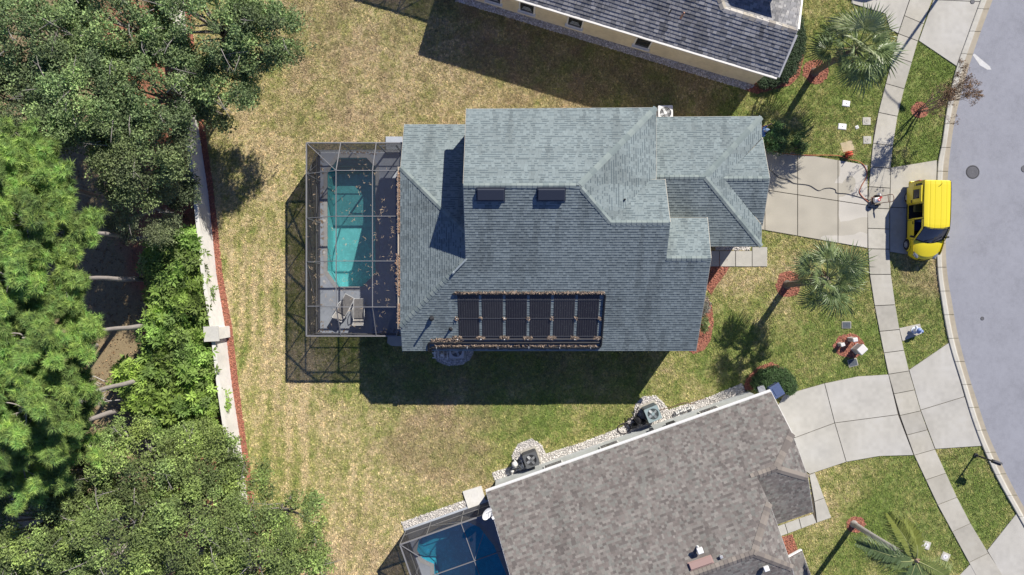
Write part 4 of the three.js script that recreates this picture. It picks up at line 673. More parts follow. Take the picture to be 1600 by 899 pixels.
// ------------------------------------------------------------------ air conditioners and pipework
function airCon(x, y, turn, body, top, label, w = 0.82, h = 0.78) {
  const o = thing('air_conditioner', label, 'air conditioner', g(x, y), turn), m = std(...body, 0.55), t = std(...top, 0.5), H2 = h + 0.1;
  part(o, 'base_pad', box(0, 0.05, 0, w + 0.2, 0.1, w + 0.2), M.walk);
  part(o, 'cabinet', box(0, 0.1 + h / 2, 0, w, h, w, 0, 0.05), m);
  for (let i = 0; i < 8; i++) for (const s of [0, 1, 2, 3]) part(o, 'louver', box(0, 0.2 + i * (h - 0.2) / 7.5, w / 2 + 0.006, w * 0.82, 0.025, 0.02).rotateY(s * Math.PI / 2), m);
  const R = w * 0.4, ring = new THREE.Shape(); ring.moveTo(-w / 2 + 0.06, -w / 2); ring.lineTo(w / 2 - 0.06, -w / 2); ring.quadraticCurveTo(w / 2, -w / 2, w / 2, -w / 2 + 0.06); ring.lineTo(w / 2, w / 2 - 0.06); ring.quadraticCurveTo(w / 2, w / 2, w / 2 - 0.06, w / 2); ring.lineTo(-w / 2 + 0.06, w / 2); ring.quadraticCurveTo(-w / 2, w / 2, -w / 2, w / 2 - 0.06); ring.lineTo(-w / 2, -w / 2 + 0.06); ring.quadraticCurveTo(-w / 2, -w / 2, -w / 2 + 0.06, -w / 2);
  const hole = new THREE.Path(); hole.absarc(0, 0, R, 0, 6.2832, true); ring.holes.push(hole);
  part(o, 'top_panel', new THREE.ExtrudeGeometry(ring, { depth: 0.1, bevelEnabled: false, curveSegments: 20 }).rotateX(-Math.PI / 2).translate(0, H2, 0), t);
  part(o, 'fan_well', new THREE.CircleGeometry(R, 28).rotateX(-Math.PI / 2).translate(0, H2 + 0.006, 0), M.dark);
  for (let i = 0; i < 4; i++) part(o, 'fan_blade', box(R * 0.5, 0, 0, R * 0.8, 0.012, R * 0.45).rotateX(0.35).rotateY(i * Math.PI / 2 + 0.4).translate(0, H2 + 0.045, 0), M.greyMetal);
  part(o, 'fan_hub', cyl(0, H2 + 0.03, 0, R * 0.3, R * 0.26, 0.06), t);
  part(o, 'guard', [0.35, 0.55, 0.75, 0.95].map((k) => new THREE.TorusGeometry(R * k, 0.007, 5, 26).rotateX(-Math.PI / 2).translate(0, H2 + 0.1, 0)), t);
  return o;
}
const pAC = (u, v) => LB.pt(u, v);
airCon(...pAC(-60, 258), LB.turn, [0.06, 0.062, 0.066], [0.1, 0.105, 0.11], 'dark grey air conditioner on gravel near the lower pool cage');
airCon(...pAC(139, 253), LB.turn + 0.05, [0.07, 0.085, 0.09], [0.26, 0.33, 0.34], 'grey green air conditioner on gravel beside black hoses', 0.84, 0.86);
airCon(1035, 182, 0.02, [0.6, 0.6, 0.6], [0.7, 0.7, 0.69], 'white topped air conditioner half under the main house eave', 0.86, 0.7);
airCon(715, 547, 0, [0.5, 0.5, 0.5], [0.55, 0.55, 0.55], 'pale air conditioner in deep shade below the solar pipes', 0.84, 0.7);
function plumbing(label, base, turn, runs, tanks, pm, tm) {
  const o = thing('pump_set', label, 'pool pump', base, turn);
  for (const [pts, r] of runs) part(o, 'pipe', tube(pts.map((p) => V(...p)), r ?? 0.035, r ?? 0.035, 8), pm);
  for (const [x, z, r, h] of tanks) { const t = part(o, 'tank', cyl(x, 0.02, z, r, r * 0.9, h), tm); part(t, 'lid', [cyl(x, h, z, r * 0.95, r * 0.5, 0.1), cyl(x, h + 0.1, z, r * 0.25, r * 0.25, 0.06)], pm); }
  return o;
}
plumbing('white pool pipes and filter on shaded gravel under the eave', g(692, 556), 0, [[[[-0.45, 0.3, 0.05], [-0.45, 0.3, -0.35], [-0.45, 1.6, -0.5]]], [[[-0.25, 0.35, -0.5], [-0.25, 0.35, 0.12], [0.08, 0.35, 0.12], [0.08, 0.3, -0.3]]], [[[0.3, 0.4, 0.2], [0.3, 0.4, -0.25], [0.6, 0.4, -0.25]]], [[[-0.62, 0.25, -0.2], [-0.35, 0.25, -0.2]]], [[[-0.6, 0.25, 0.1], [-0.4, 0.25, 0.1]]]], [[0, -0.1, 0.13, 0.42]], M.white, std(0.3, 0.3, 0.32, 0.5));
plumbing('pump, white pipes and dark tank left of the dark grey air conditioner', g(...pAC(-80, 262)), LB.turn, [[[[-0.2, 0.5, -0.4], [0.1, 0.5, 0.25]]], [[[-0.5, 0.3, 0.1], [-0.1, 0.4, 0.1], [-0.1, 0.1, 0.35]]], [[[0.2, 0.6, -0.3], [0.2, 0.6, 0.2]], 0.03], [[[-0.3, 0.2, 0.3], [0.3, 0.2, 0.35]]]], [[-0.25, -0.15, 0.2, 0.6], [0.15, 0.1, 0.12, 0.4], [-0.55, 0.25, 0.12, 0.3]], M.offWhite, M.dark);
plumbing('black pump and tangled pipes left of the grey green air conditioner', g(...pAC(116, 260)), LB.turn, [[[[-0.1, 0.7, -0.5], [-0.1, 0.7, 0.2]], 0.03], [[[-0.4, 0.3, 0.2], [0.4, 0.35, 0.1], [0.5, 0.2, 0.3]]], [[[-0.3, 0.15, -0.1], [0.3, 0.2, 0.35]]], [[[-0.2, 0.5, -0.7], [-0.15, 0.6, -0.1]], 0.03]], [[0, -0.1, 0.2, 0.65], [0.3, 0.15, 0.14, 0.45], [-0.3, 0.2, 0.16, 0.4]], M.black, M.dark);
{
  const c = (u, v, r, n, h) => { const P = []; for (let i = 0; i <= 24 * n; i++) { const t = i / 24 * Math.PI * 2; P.push(LB.at(u + Math.cos(t) * r * (1 + 0.08 * Math.sin(t * 0.37)), v + Math.sin(t) * r * 0.8, 0.05 + h * i / 24)); } return P; };
  solo('garden_hose', [tube(c(92, 265, 10, 2.4, 0.02), 0.022), tube(c(104, 262, 9, 2, 0.025), 0.022), tube(curve([LB.at(112, 258, 0.1), LB.at(122, 240, 0.3), LB.at(118, 252, 0.12), LB.at(102, 253, 0.05)], 20), 0.02)], std(0.05, 0.04, 0.045, 0.6), 'dark hose looped on white gravel beside the black pump', 'hose');
  solo('garden_hose', tube(curve([LB.at(152, 256, 0.06), LB.at(170, 258, 0.05), LB.at(195, 259, 0.04), LB.at(205, 264, 0.05), LB.at(215, 262, 0.04), LB.at(232, 265, 0.04)], 40), 0.022), std(0.16, 0.1, 0.07, 0.7), 'brown hose lying along the gravel right of grey green air conditioner', 'hose');
  solo('valve_manifold', [[178, 268], [184, 267], [190, 268], [196, 267], [203, 269]].flatMap(([u, v], i) => [box(0, 0.16, 0, 0.2, 0.3, 0.16, LB.turn, 0.02).translate(...LB.at(u, v).toArray()), tube([LB.at(u, v, 0.3), LB.at(u + 2, v - 4, 0.35 + 0.1 * (i % 2))], 0.03)]), M.offWhite, 'row of small white valves against the lower grey wall', 'valves');
}
{ // satellite dish on the roof corner
  const p = LB.at(-141, 290, 3.35), o = thing('satellite_dish', 'white satellite dish at the roof corner beside lower pool cage', 'satellite dish', p, 0);
  const pts = []; for (let i = 0; i <= 8; i++) pts.push(new THREE.Vector2(0.36 * i / 8, 0.09 * (i / 8) ** 2)); const m = new THREE.Matrix4().makeRotationFromEuler(new THREE.Euler(0.35, 0, -0.75));
  part(o, 'dish', new THREE.LatheGeometry(pts, 24).applyMatrix4(m).translate(0, 0.45, 0), M.white); part(o, 'mast', tube([V(0.42, 0.27, -0.15), V(0.2, 0.33, -0.07), V(0.02, 0.44, 0)], 0.03), M.greyMetal);
  const e = V(0, 0.55, 0).applyMatrix4(m).add(V(0, 0.45, 0)); part(o, 'feed_arm', tube([V(0.22, 0.4, -0.12).add(V(0, 0.02, 0)), e], 0.018), M.greyMetal); part(o, 'receiver', box(e.x, e.y, e.z, 0.12, 0.1, 0.16, 0.5, 0.02), M.white);
}
// ------------------------------------------------------------------ the white garden wall
{
  const o = thing('boundary_wall', 'long white rendered wall between woodland and back lawn', 'wall', g(350, 500));
  for (let i = 0; i + 1 < wallEast.length; i++) { const [a, b] = [wallEast[i], wallEast[i + 1]]; wpart(o, 'wall_panel', prism([[a[0] - 4, a[1] + 0.03], [a[0], a[1] + 0.03], [b[0], b[1] - 0.03], [b[0] - 4, b[1] - 0.03]], 0, 1.62), M.whiteWall); wpart(o, 'coping', prism([[a[0] - 5, a[1]], [a[0] + 0.6, a[1]], [b[0] + 0.6, b[1]], [b[0] - 5, b[1]]], 1.622, 1.68), M.whiteWall); claim([[a[0] - 5, a[1]], [a[0] + 1, a[1]], [b[0] + 1, b[1]], [b[0] - 5, b[1]]]); }
  const p = thing('wall_pillar', 'square white pillar with a flat cap in the garden wall', 'pillar', g(350, 519));
  wpart(p, 'shaft', prism([[341.5, 510.5], [358.5, 509.5], [360, 527], [343, 528]], 0, 1.8), M.whiteWall); wpart(p, 'cap', prism([[339, 508], [361, 507], [362.5, 529.5], [340.5, 530.5]], 1.802, 1.92), std(0.6, 0.59, 0.57, 0.9, { map: rep(concTex, 2) }));
}

// ------------------------------------------------------------------ the yellow van
function makeVan(label, base, turn, paint, open) {
  const o = thing('van', label, 'van', base, turn);
  const body = new THREE.MeshPhysicalMaterial({ color: C(...paint), roughness: 0.45, clearcoat: 0.6, clearcoatRoughness: 0.2, side: THREE.DoubleSide });
  const pane = std(0.015, 0.02, 0.035, 0.08), trim = std(0.015, 0.015, 0.017, 0.6);
  const nar = (z) => (z > 1.1 ? 1 - 0.16 * ((z - 1.1) / 1.15) ** 2 : z < -1.9 ? 1 - 0.05 * ((-z - 1.9) / 0.4) ** 2 : 1);
  const hx = (y, z) => nar(z) * (y < 1.05 ? lerp(0.85, 0.9, (y - 0.25) / 0.8) : lerp(0.9, 0.77, ((y - 1.05) / 0.76) ** 1.2));
  const pt = (s, y, z, off = 0) => V(s * (hx(y, z) + off), y, z);
  const panel = (s, z0, z1, y0, y1, off = 0, nz = 4, ny = 4) => { const F = [], Y0 = typeof y0 === 'function' ? y0 : () => y0, Y1 = typeof y1 === 'function' ? y1 : () => y1; for (let i = 0; i < nz; i++) for (let j = 0; j < ny; j++) { const za = lerp(z0, z1, i / nz), zb = lerp(z0, z1, (i + 1) / nz), f = (z, k) => lerp(Y0(z), Y1(z), k / ny); F.push([pt(s, f(za, j), za, off), pt(s, f(zb, j), zb, off), pt(s, f(zb, j + 1), zb, off), pt(s, f(za, j + 1), za, off)]); } return faces(F); };
  const hood = (z) => lerp(1.07, 0.8, clamp((z - 1.2) / 1.0) ** 1.4), apil = (z) => Math.min(1.8, lerp(1.8, 1.07, clamp((z - 0.55) / 0.72))), zEnd = (x) => 2.27 - 0.34 * (Math.abs(x) / 0.8) ** 2.2;
  for (const s of [-1, 1]) {
    const L = [panel(s, -2.25, -0.9, 0.3, 1.08), panel(s, -2.25, -2.1, 1.08, 1.8, 0, 1), panel(s, -2.1, -0.9, 1.08, 1.16, 0, 3, 1), panel(s, -2.1, -0.9, 1.62, 1.8, 0, 3, 2), panel(s, -1.05, -0.9, 1.16, 1.62, 0, 1, 3),
      panel(s, -0.9, -0.05, 0.3, 0.4, 0, 2, 1), panel(s, -0.9, -0.05, 1.72, 1.8, 0, 2, 1), panel(s, -0.1, 0, 0.4, 1.72, 0, 1, 5), panel(s, 0, 1.2, 0.3, 1.08, 0, 4, 4), panel(s, 0, 0.62, 1.66, (z) => Math.max(1.665, apil(z)), 0, 3, 1), panel(s, 0.5, 1.2, (z) => Math.max(1.08, apil(z) - 0.16), (z) => Math.max(1.085, apil(z)), 0, 5, 1), panel(s, 1.2, 2.0, 0.3, hood, 0, 6, 4)];
    part(o, 'side_panel', L, body);
    part(o, 'side_window', panel(s, -2.08, -1.06, 1.17, 1.61, -0.02, 3, 3), pane);
    if (!(open && s < 0)) { part(o, 'side_door', panel(s, -0.9, -0.1, 0.4, 1.72, 0.012), body); part(o, 'side_window', panel(s, -0.82, -0.18, 1.15, 1.6, 0.018), pane); }
    if (!(open && s < 0)) part(o, 'side_window', panel(s, 0.02, 1.05, 1.1, (z) => Math.max(1.12, Math.min(1.65, apil(z) - 0.14)), -0.015, 5, 3), pane);
    part(o, 'door_seam', [panel(s, -0.02, 0, 0.4, 1.72, 0.004, 1, 4), panel(s, 1.13, 1.15, 0.4, 1.08, 0.004, 1, 3), panel(s, -0.93, -0.91, 0.4, 1.72, 0.004, 1, 4), panel(s, -0.9, -2.1, 1.0, 1.03, 0.006, 4, 1)], trim);
    part(o, 'sill', panel(s, -1.0, 1.0, 0.2, 0.31, 0.012, 3, 1), trim);
    part(o, 'door_handle', box(s * 0.915, 0.98, 0.15, 0.04, 0.04, 0.2, 0, 0.015), trim);
    const m = part(o, 'mirror', box(s * 1.02, 1.12, 0.98, 0.24, 0.16, 0.12, s * 0.25, 0.05), trim); part(m, 'mirror_arm', box(s * 0.9, 1.08, 0.99, 0.14, 0.05, 0.06), trim);
    part(o, 'headlight', new THREE.SphereGeometry(1, 16, 10).scale(0.14, 0.13, 0.3).rotateY(s * -0.55).translate(s * 0.6, 0.72, 1.97), std(0.35, 0.36, 0.37, 0.15, { metalness: 0.5 }));
    part(o, 'tail_light', box(s * 0.75, 1.15, -2.27, 0.14, 0.5, 0.08, 0, 0.03), std(0.4, 0.02, 0.02, 0.3));
    for (const z of [1.4, -1.42]) {
      const w = part(o, 'wheel', new THREE.CylinderGeometry(0.2, 0.2, 0.2, 20).rotateZ(Math.PI / 2).translate(s * 0.83, 0.33, z), std(0.3, 0.3, 0.32, 0.35, { metalness: 0.6 }));
      part(w, 'tyre', new THREE.TorusGeometry(0.245, 0.095, 10, 26).rotateY(Math.PI / 2).scale(1.15, 1, 1).translate(s * 0.83, 0.33, z), M.rubber);
      part(w, 'rim', [0, 1, 2, 3, 4].map((k) => box(0, 0.1, 0, 0.03, 0.16, 0.06).rotateX(k * 1.2566).translate(s * 0.94, 0.33, z)), M.greyMetal);
      part(o, 'wheel_arch', new THREE.TorusGeometry(0.37, 0.035, 6, 18, Math.PI).rotateY(Math.PI / 2).translate(s * 0.895, 0.36, z), body);
    }
  }
  { // roof skin with pressed ribs
    const xs = [], n = 44, F = []; for (let i = 0; i <= n; i++) { const x = -1 + 2 * i / n, rib = [-0.62, -0.22, 0.22, 0.62].some((c) => Math.abs(x - c) < 0.035) ? -0.012 : 0; xs.push([x, 1.8 + 0.06 * (1 - x ** 4) + rib]); }
    const zs = [-2.24, -2.18, -2.0, -1, 0, 0.35, 0.5, 0.58], dy = [-0.06, -0.01, 0, 0, 0, -0.005, -0.02, -0.05], hw = [0.72, 0.75, 0.77, 0.775, 0.77, 0.76, 0.75, 0.74];
    for (let j = 0; j + 1 < zs.length; j++) for (let i = 0; i < n; i++) { const p = (jj, ii) => V(xs[ii][0] * hw[jj], 1.8 + (xs[ii][1] - 1.8) + dy[jj] * (1 - 0.5 * Math.abs(xs[ii][0])), zs[jj] + (jj > 4 ? -0.1 * xs[ii][0] ** 2 : 0)); F.push([p(j, i), p(j + 1, i), p(j + 1, i + 1), p(j, i + 1)]); }
    part(o, 'roof', faces(F), body); part(o, 'aerial', tube([V(0.1, 1.85, -1.9), V(0.12, 2.05, -2.05)], 0.018, 0.008), trim);
    part(o, 'roof_seam', [-1, 1].map((s) => tube(curve([V(s * 0.765, 1.81, -2.15), V(s * 0.78, 1.815, -1), V(s * 0.765, 1.81, 0.2), V(s * 0.745, 1.78, 0.5)], 16), 0.013, 0.013, 5)), trim);
  }
  { // windscreen, bonnet, nose, tail
    const F = [], g2 = [], nx = 10, row = (t) => Array.from({ length: nx + 1 }, (_, i) => { const x = -1 + 2 * i / nx; return V(x * lerp(0.7, 0.79, t), lerp(1.8, 1.09, t) + 0.015 * Math.sin(t * 3.14), lerp(0.56, 1.3, t) - 0.2 * x * x * lerp(0.5, 1.0, t)); });
    for (let j = 0; j < 5; j++) { const a = row(j / 5), b = row((j + 1) / 5); for (let i = 0; i < nx; i++) F.push([a[i], b[i], b[i + 1], a[i + 1]]); }
    part(o, 'windscreen', faces(F), new THREE.MeshPhysicalMaterial({ color: C(0.012, 0.022, 0.05), roughness: 0.05, clearcoat: 1, side: THREE.DoubleSide }));
    part(o, 'windscreen_trim', [tube(row(1.02), 0.035, 0.035, 6), tube(row(-0.02), 0.022, 0.022, 6), tube([row(0)[0], row(1)[0]], 0.03), tube([row(0)[nx], row(1)[nx]], 0.03)], trim);
    part(o, 'wiper', [tube([row(0.97)[3].add(V(0, 0.03, 0)), row(0.75)[6].add(V(0, 0.03, 0))], 0.012), tube([row(0.97)[6].add(V(0, 0.03, 0)), row(0.72)[9].add(V(0, 0.03, 0))], 0.012)], trim);
    const hb = (i, j) => { const x = -1 + 2 * i / 12, t = j / 8, z = lerp(1.28 - 0.2 * x * x, zEnd(x * 0.8) - 0.02, t), w = hx(0.95, Math.min(z, 2.0)) * 0.985; return V(x * w, lerp(1.08, 0.82, t ** 1.5) - 0.06 * x ** 4 - (t > 0.9 ? 0.06 : 0), z); };
    for (let j = 0; j < 8; j++) for (let i = 0; i < 12; i++) g2.push([hb(i, j), hb(i, j + 1), hb(i + 1, j + 1), hb(i + 1, j)]);
    part(o, 'bonnet', faces(g2), body);
    const nose = []; for (let i = 0; i < 12; i++) { const P = (ii, k) => { const a = hb(ii, 8), y = [a.y, 0.66, 0.5, 0.34, 0.22][k], dz = [0, 0.05, 0.09, 0.09, 0.02][k]; return V(a.x * [1, 1.02, 1.04, 1.04, 1][k], y, a.z + dz); }; for (let k = 0; k < 4; k++) nose.push([P(i, k), P(i, k + 1), P(i + 1, k + 1), P(i + 1, k)]); }
    part(o, 'bumper', faces(nose), body); part(o, 'grille', box(0, 0.6, 2.3, 0.7, 0.1, 0.05, 0, 0.02), trim);
    part(o, 'rear_door', [faces([[V(-0.84, 0.3, -2.26), V(0.84, 0.3, -2.26), V(0.88, 1.05, -2.27), V(-0.88, 1.05, -2.27)], [V(-0.88, 1.05, -2.27), V(0.88, 1.05, -2.27), V(0.73, 1.8, -2.22), V(-0.73, 1.8, -2.22)]]), box(0, 0.42, -2.3, 1.7, 0.22, 0.14, 0, 0.05)], body);
    part(o, 'rear_window', box(0, 1.38, -2.265, 1.2, 0.42, 0.03), pane);
  }
  part(o, 'floor', [box(0, 0.33, -0.5, 1.66, 0.06, 3.5), box(0, 0.6, 1.55, 1.5, 0.5, 0.7), box(0, 0.95, 1.05, 1.5, 0.2, 0.3)], std(0.03, 0.03, 0.035, 0.9));
  const seat = (x, z, w, m) => { const s = part(o, 'seat', [box(x, 0.66, z, w, 0.16, 0.5, 0, 0.06), box(x, 1.0, z - 0.28, w, 0.62, 0.14, 0, 0.06)], m); part(s, 'headrest', box(x, 1.4, z - 0.3, 0.28, 0.18, 0.1, 0, 0.04), m); };
  seat(-0.42, 0.35, 0.5, std(0.02, 0.05, 0.2, 0.9)); seat(0.42, 0.35, 0.5, std(0.03, 0.03, 0.04, 0.9)); seat(0, -0.75, 1.4, std(0.11, 0.11, 0.035, 0.9));
  if (open) {
    const d = part(o, 'sliding_door', [panel(-1, -1.95, -1.0, 0.38, 1.1, 0.11), panel(-1, -1.95, -1.75, 1.1, 1.74, 0.11, 1), panel(-1, -1.2, -1.0, 1.1, 1.74, 0.11, 1), panel(-1, -1.75, -1.2, 1.6, 1.74, 0.11, 2, 1), panel(-1, -1.95, -1.0, 0.38, 1.1, 0.06), faces([[pt(-1, 0.38, -1, 0.06), pt(-1, 1.74, -1, 0.06), pt(-1, 1.74, -1, 0.11), pt(-1, 0.38, -1, 0.11)], [pt(-1, 1.74, -1.95, 0.03), pt(-1, 1.74, -1, 0.03), pt(-1, 1.74, -1, 0.11), pt(-1, 1.74, -1.95, 0.11)]])], body);
    part(d, 'pane', panel(-1, -1.75, -1.2, 1.1, 1.6, 0.09), pane); part(d, 'handle', box(-1.05, 1.0, -1.08, 0.04, 0.06, 0.16, 0, 0.015), trim);
  }
  return o;
}
makeVan('yellow van with its side door slid open across the driveway end', g(1436, 347), -0.022, [0.72, 0.585, 0.012], true);
makeVan('white van parked on the upper drive beyond the top edge', g(1374, -64), Math.PI / 2 - 0.295, [0.7, 0.7, 0.7], false);

// ------------------------------------------------------------------ person by the front corner
function blend(bones, soft, n, pad0 = 0.04) {
  const lo = V(9, 9, 9), hi = V(-9, -9, -9); for (const [a, b, r, s] of bones) for (const [p, q2] of [[a, r], [b, s]]) { lo.min(p.clone().subScalar(q2 + pad0)); hi.max(p.clone().addScalar(q2 + pad0)); }
  const c = lo.clone().add(hi).multiplyScalar(0.5), half = Math.max(hi.x - lo.x, hi.y - lo.y, hi.z - lo.z) / 2, mc = new MarchingCubes(n, M.inst, false, false, 120000); mc.isolation = 0;
  const B = bones.map(([a, b, r, s]) => { const d = b.clone().sub(a); return [a.x, a.y, a.z, d.x, d.y, d.z, d.lengthSq() || 1e-9, r, s]; });
  for (let z = 0, i = 0; z < n; z++) for (let y = 0; y < n; y++) for (let x = 0; x < n; x++, i++) {
    const px = c.x + (x - n / 2) / (n / 2) * half, py = c.y + (y - n / 2) / (n / 2) * half, pz = c.z + (z - n / 2) / (n / 2) * half; let acc = 0;
    for (const k of B) { const ex = px - k[0], ey = py - k[1], ez = pz - k[2], t = clamp((ex * k[3] + ey * k[4] + ez * k[5]) / k[6]), d = Math.hypot(ex - t * k[3], ey - t * k[4], ez - t * k[5]) - lerp(k[7], k[8], t); acc += Math.exp(-Math.min(d, 3) / soft); }
    mc.field[i] = acc > 1e-30 ? soft * Math.log(acc) : -3;
  }
  mc.update();
  const geo = new THREE.BufferGeometry(), cnt = mc.count; geo.setAttribute('position', new THREE.BufferAttribute(mc.positionArray.slice(0, cnt * 3), 3)); geo.setAttribute('normal', new THREE.BufferAttribute(mc.normalArray.slice(0, cnt * 3), 3));
  geo.scale(half, half, half); geo.translate(c.x, c.y, c.z); return geo;
}
{
  const o = thing('person', 'person in blue clothes reaching out an arm at the front house corner', 'person', g(1179, 215), 0);
  const hip = V(0, 0.93, 0), neck = V(0.1, 1.42, -0.06), head = V(0.14, 1.6, -0.08), sR = V(0.08, 1.37, -0.25), sL = V(0.06, 1.37, 0.17), eR = V(0.3, 1.24, -0.42), hR = V(0.52, 1.2, -0.52), eL = V(0.1, 1.1, 0.25), hL = V(0.26, 0.93, 0.2), kR = V(0.06, 0.5, -0.12), kL = V(0, 0.5, 0.14), aR = V(0.02, 0.09, -0.14), aL = V(-0.06, 0.09, 0.16);
  const legs = [[V(0.02, 0.92, -0.09), kR, 0.085, 0.058], [kR, aR, 0.058, 0.04], [V(0.02, 0.92, 0.09), kL, 0.085, 0.058], [kL, aL, 0.058, 0.04]], torso = [[hip, V(0.04, 1.15, -0.02), 0.14, 0.13], [V(0.04, 1.15, -0.02), V(0.08, 1.36, -0.04), 0.13, 0.11], [sR, sL, 0.07, 0.07], [V(0.02, 0.93, -0.08), V(0.02, 0.93, 0.08), 0.11, 0.11]];
  const arms = [[sR, eR, 0.052, 0.042], [eR, hR, 0.042, 0.028], [sL, eL, 0.052, 0.042], [eL, hL, 0.042, 0.028]];
  const hand = (h, d) => { const f = d.clone().normalize(), s = f.clone().cross(V(0, 1, 0)).normalize(), p = (a, b, y) => h.clone().addScaledVector(f, a).addScaledVector(s, b).add(V(0, y, 0)), H = [[p(0, 0, 0), p(0.075, 0.02, 0), 0.026, 0.02], [p(0, 0, 0), p(0.075, -0.02, 0), 0.026, 0.02]]; [[-0.03, 0.058], [-0.01, 0.068], [0.01, 0.064], [0.03, 0.05]].forEach(([b, l]) => H.push([p(0.075, b, 0), p(0.075 + l * 0.55, b * 1.1, -0.008), 0.0095, 0.009], [p(0.075 + l * 0.55, b * 1.1, -0.008), p(0.075 + l * 0.85, b * 1.1, -0.03), 0.009, 0.008])); H.push([p(0.02, 0.028, 0), p(0.06, 0.06, -0.005), 0.012, 0.01], [p(0.06, 0.06, -0.005), p(0.085, 0.058, -0.02), 0.01, 0.009]); return blend(H, 0.004, 52, 0.02); };
  const skin = std(0.46, 0.27, 0.19, 0.6), headBones = [[head.clone().add(V(-0.01, 0.03, 0)), head.clone().add(V(0.01, 0.01, 0)), 0.095, 0.088], [head.clone().add(V(0.03, -0.07, -0.01)), head.clone().add(V(0.06, -0.08, -0.02)), 0.055, 0.035], [head.clone().add(V(0.09, -0.01, -0.02)), head.clone().add(V(0.115, -0.03, -0.025)), 0.012, 0.016], [head.clone().add(V(0.005, -0.02, 0.095)), head.clone().add(V(0.005, 0.015, 0.098)), 0.014, 0.016], [head.clone().add(V(-0.01, -0.02, -0.095)), head.clone().add(V(-0.01, 0.015, -0.098)), 0.014, 0.016], [neck, head.clone().add(V(0, -0.06, 0)), 0.055, 0.052]];
  part(o, 'body', [blend([...torso, ...arms, ...legs, [neck.clone().add(V(-0.03, -0.05, 0)), head.clone().add(V(-0.01, -0.05, 0)), 0.055, 0.05], [aR, V(0.15, 0.05, -0.18), 0.04, 0.035], [aL, V(0.07, 0.05, 0.16), 0.04, 0.035]], 0.018, 84), blend(headBones, 0.012, 60), hand(hR, hR.clone().sub(eR)), hand(hL, hL.clone().sub(eL))], skin);
  const grow = (L, e) => L.map(([a, b, r, s]) => [a, b, r + e, s + e]), mid = (a, b, t) => a.clone().lerp(b, t);
  part(o, 'shirt', blend(grow([...torso, [sR, mid(sR, eR, 0.75), 0.052, 0.046], [sL, mid(sL, eL, 0.75), 0.052, 0.046]], 0.016), 0.018, 72), std(0.1, 0.2, 0.42, 0.9));
  part(o, 'trousers', blend(grow([...legs, torso[3]], 0.016), 0.016, 72), std(0.035, 0.05, 0.12, 0.9));
  part(o, 'cap', blend([[head.clone().add(V(-0.015, 0.05, 0)), head.clone().add(V(0.0, 0.055, 0)), 0.1, 0.098], [head.clone().add(V(0.08, 0.06, -0.02)), head.clone().add(V(0.15, 0.05, -0.03)), 0.05, 0.03]], 0.012, 44), std(0.3, 0.42, 0.6, 0.8));
  for (const [a, z] of [[aR, -0.02], [aL, 0]]) part(o, 'shoe', blend([[a.clone().setY(0.05), V(a.x + 0.16, 0.045, a.z + z), 0.05, 0.045]], 0.01, 30), M.dark);
}
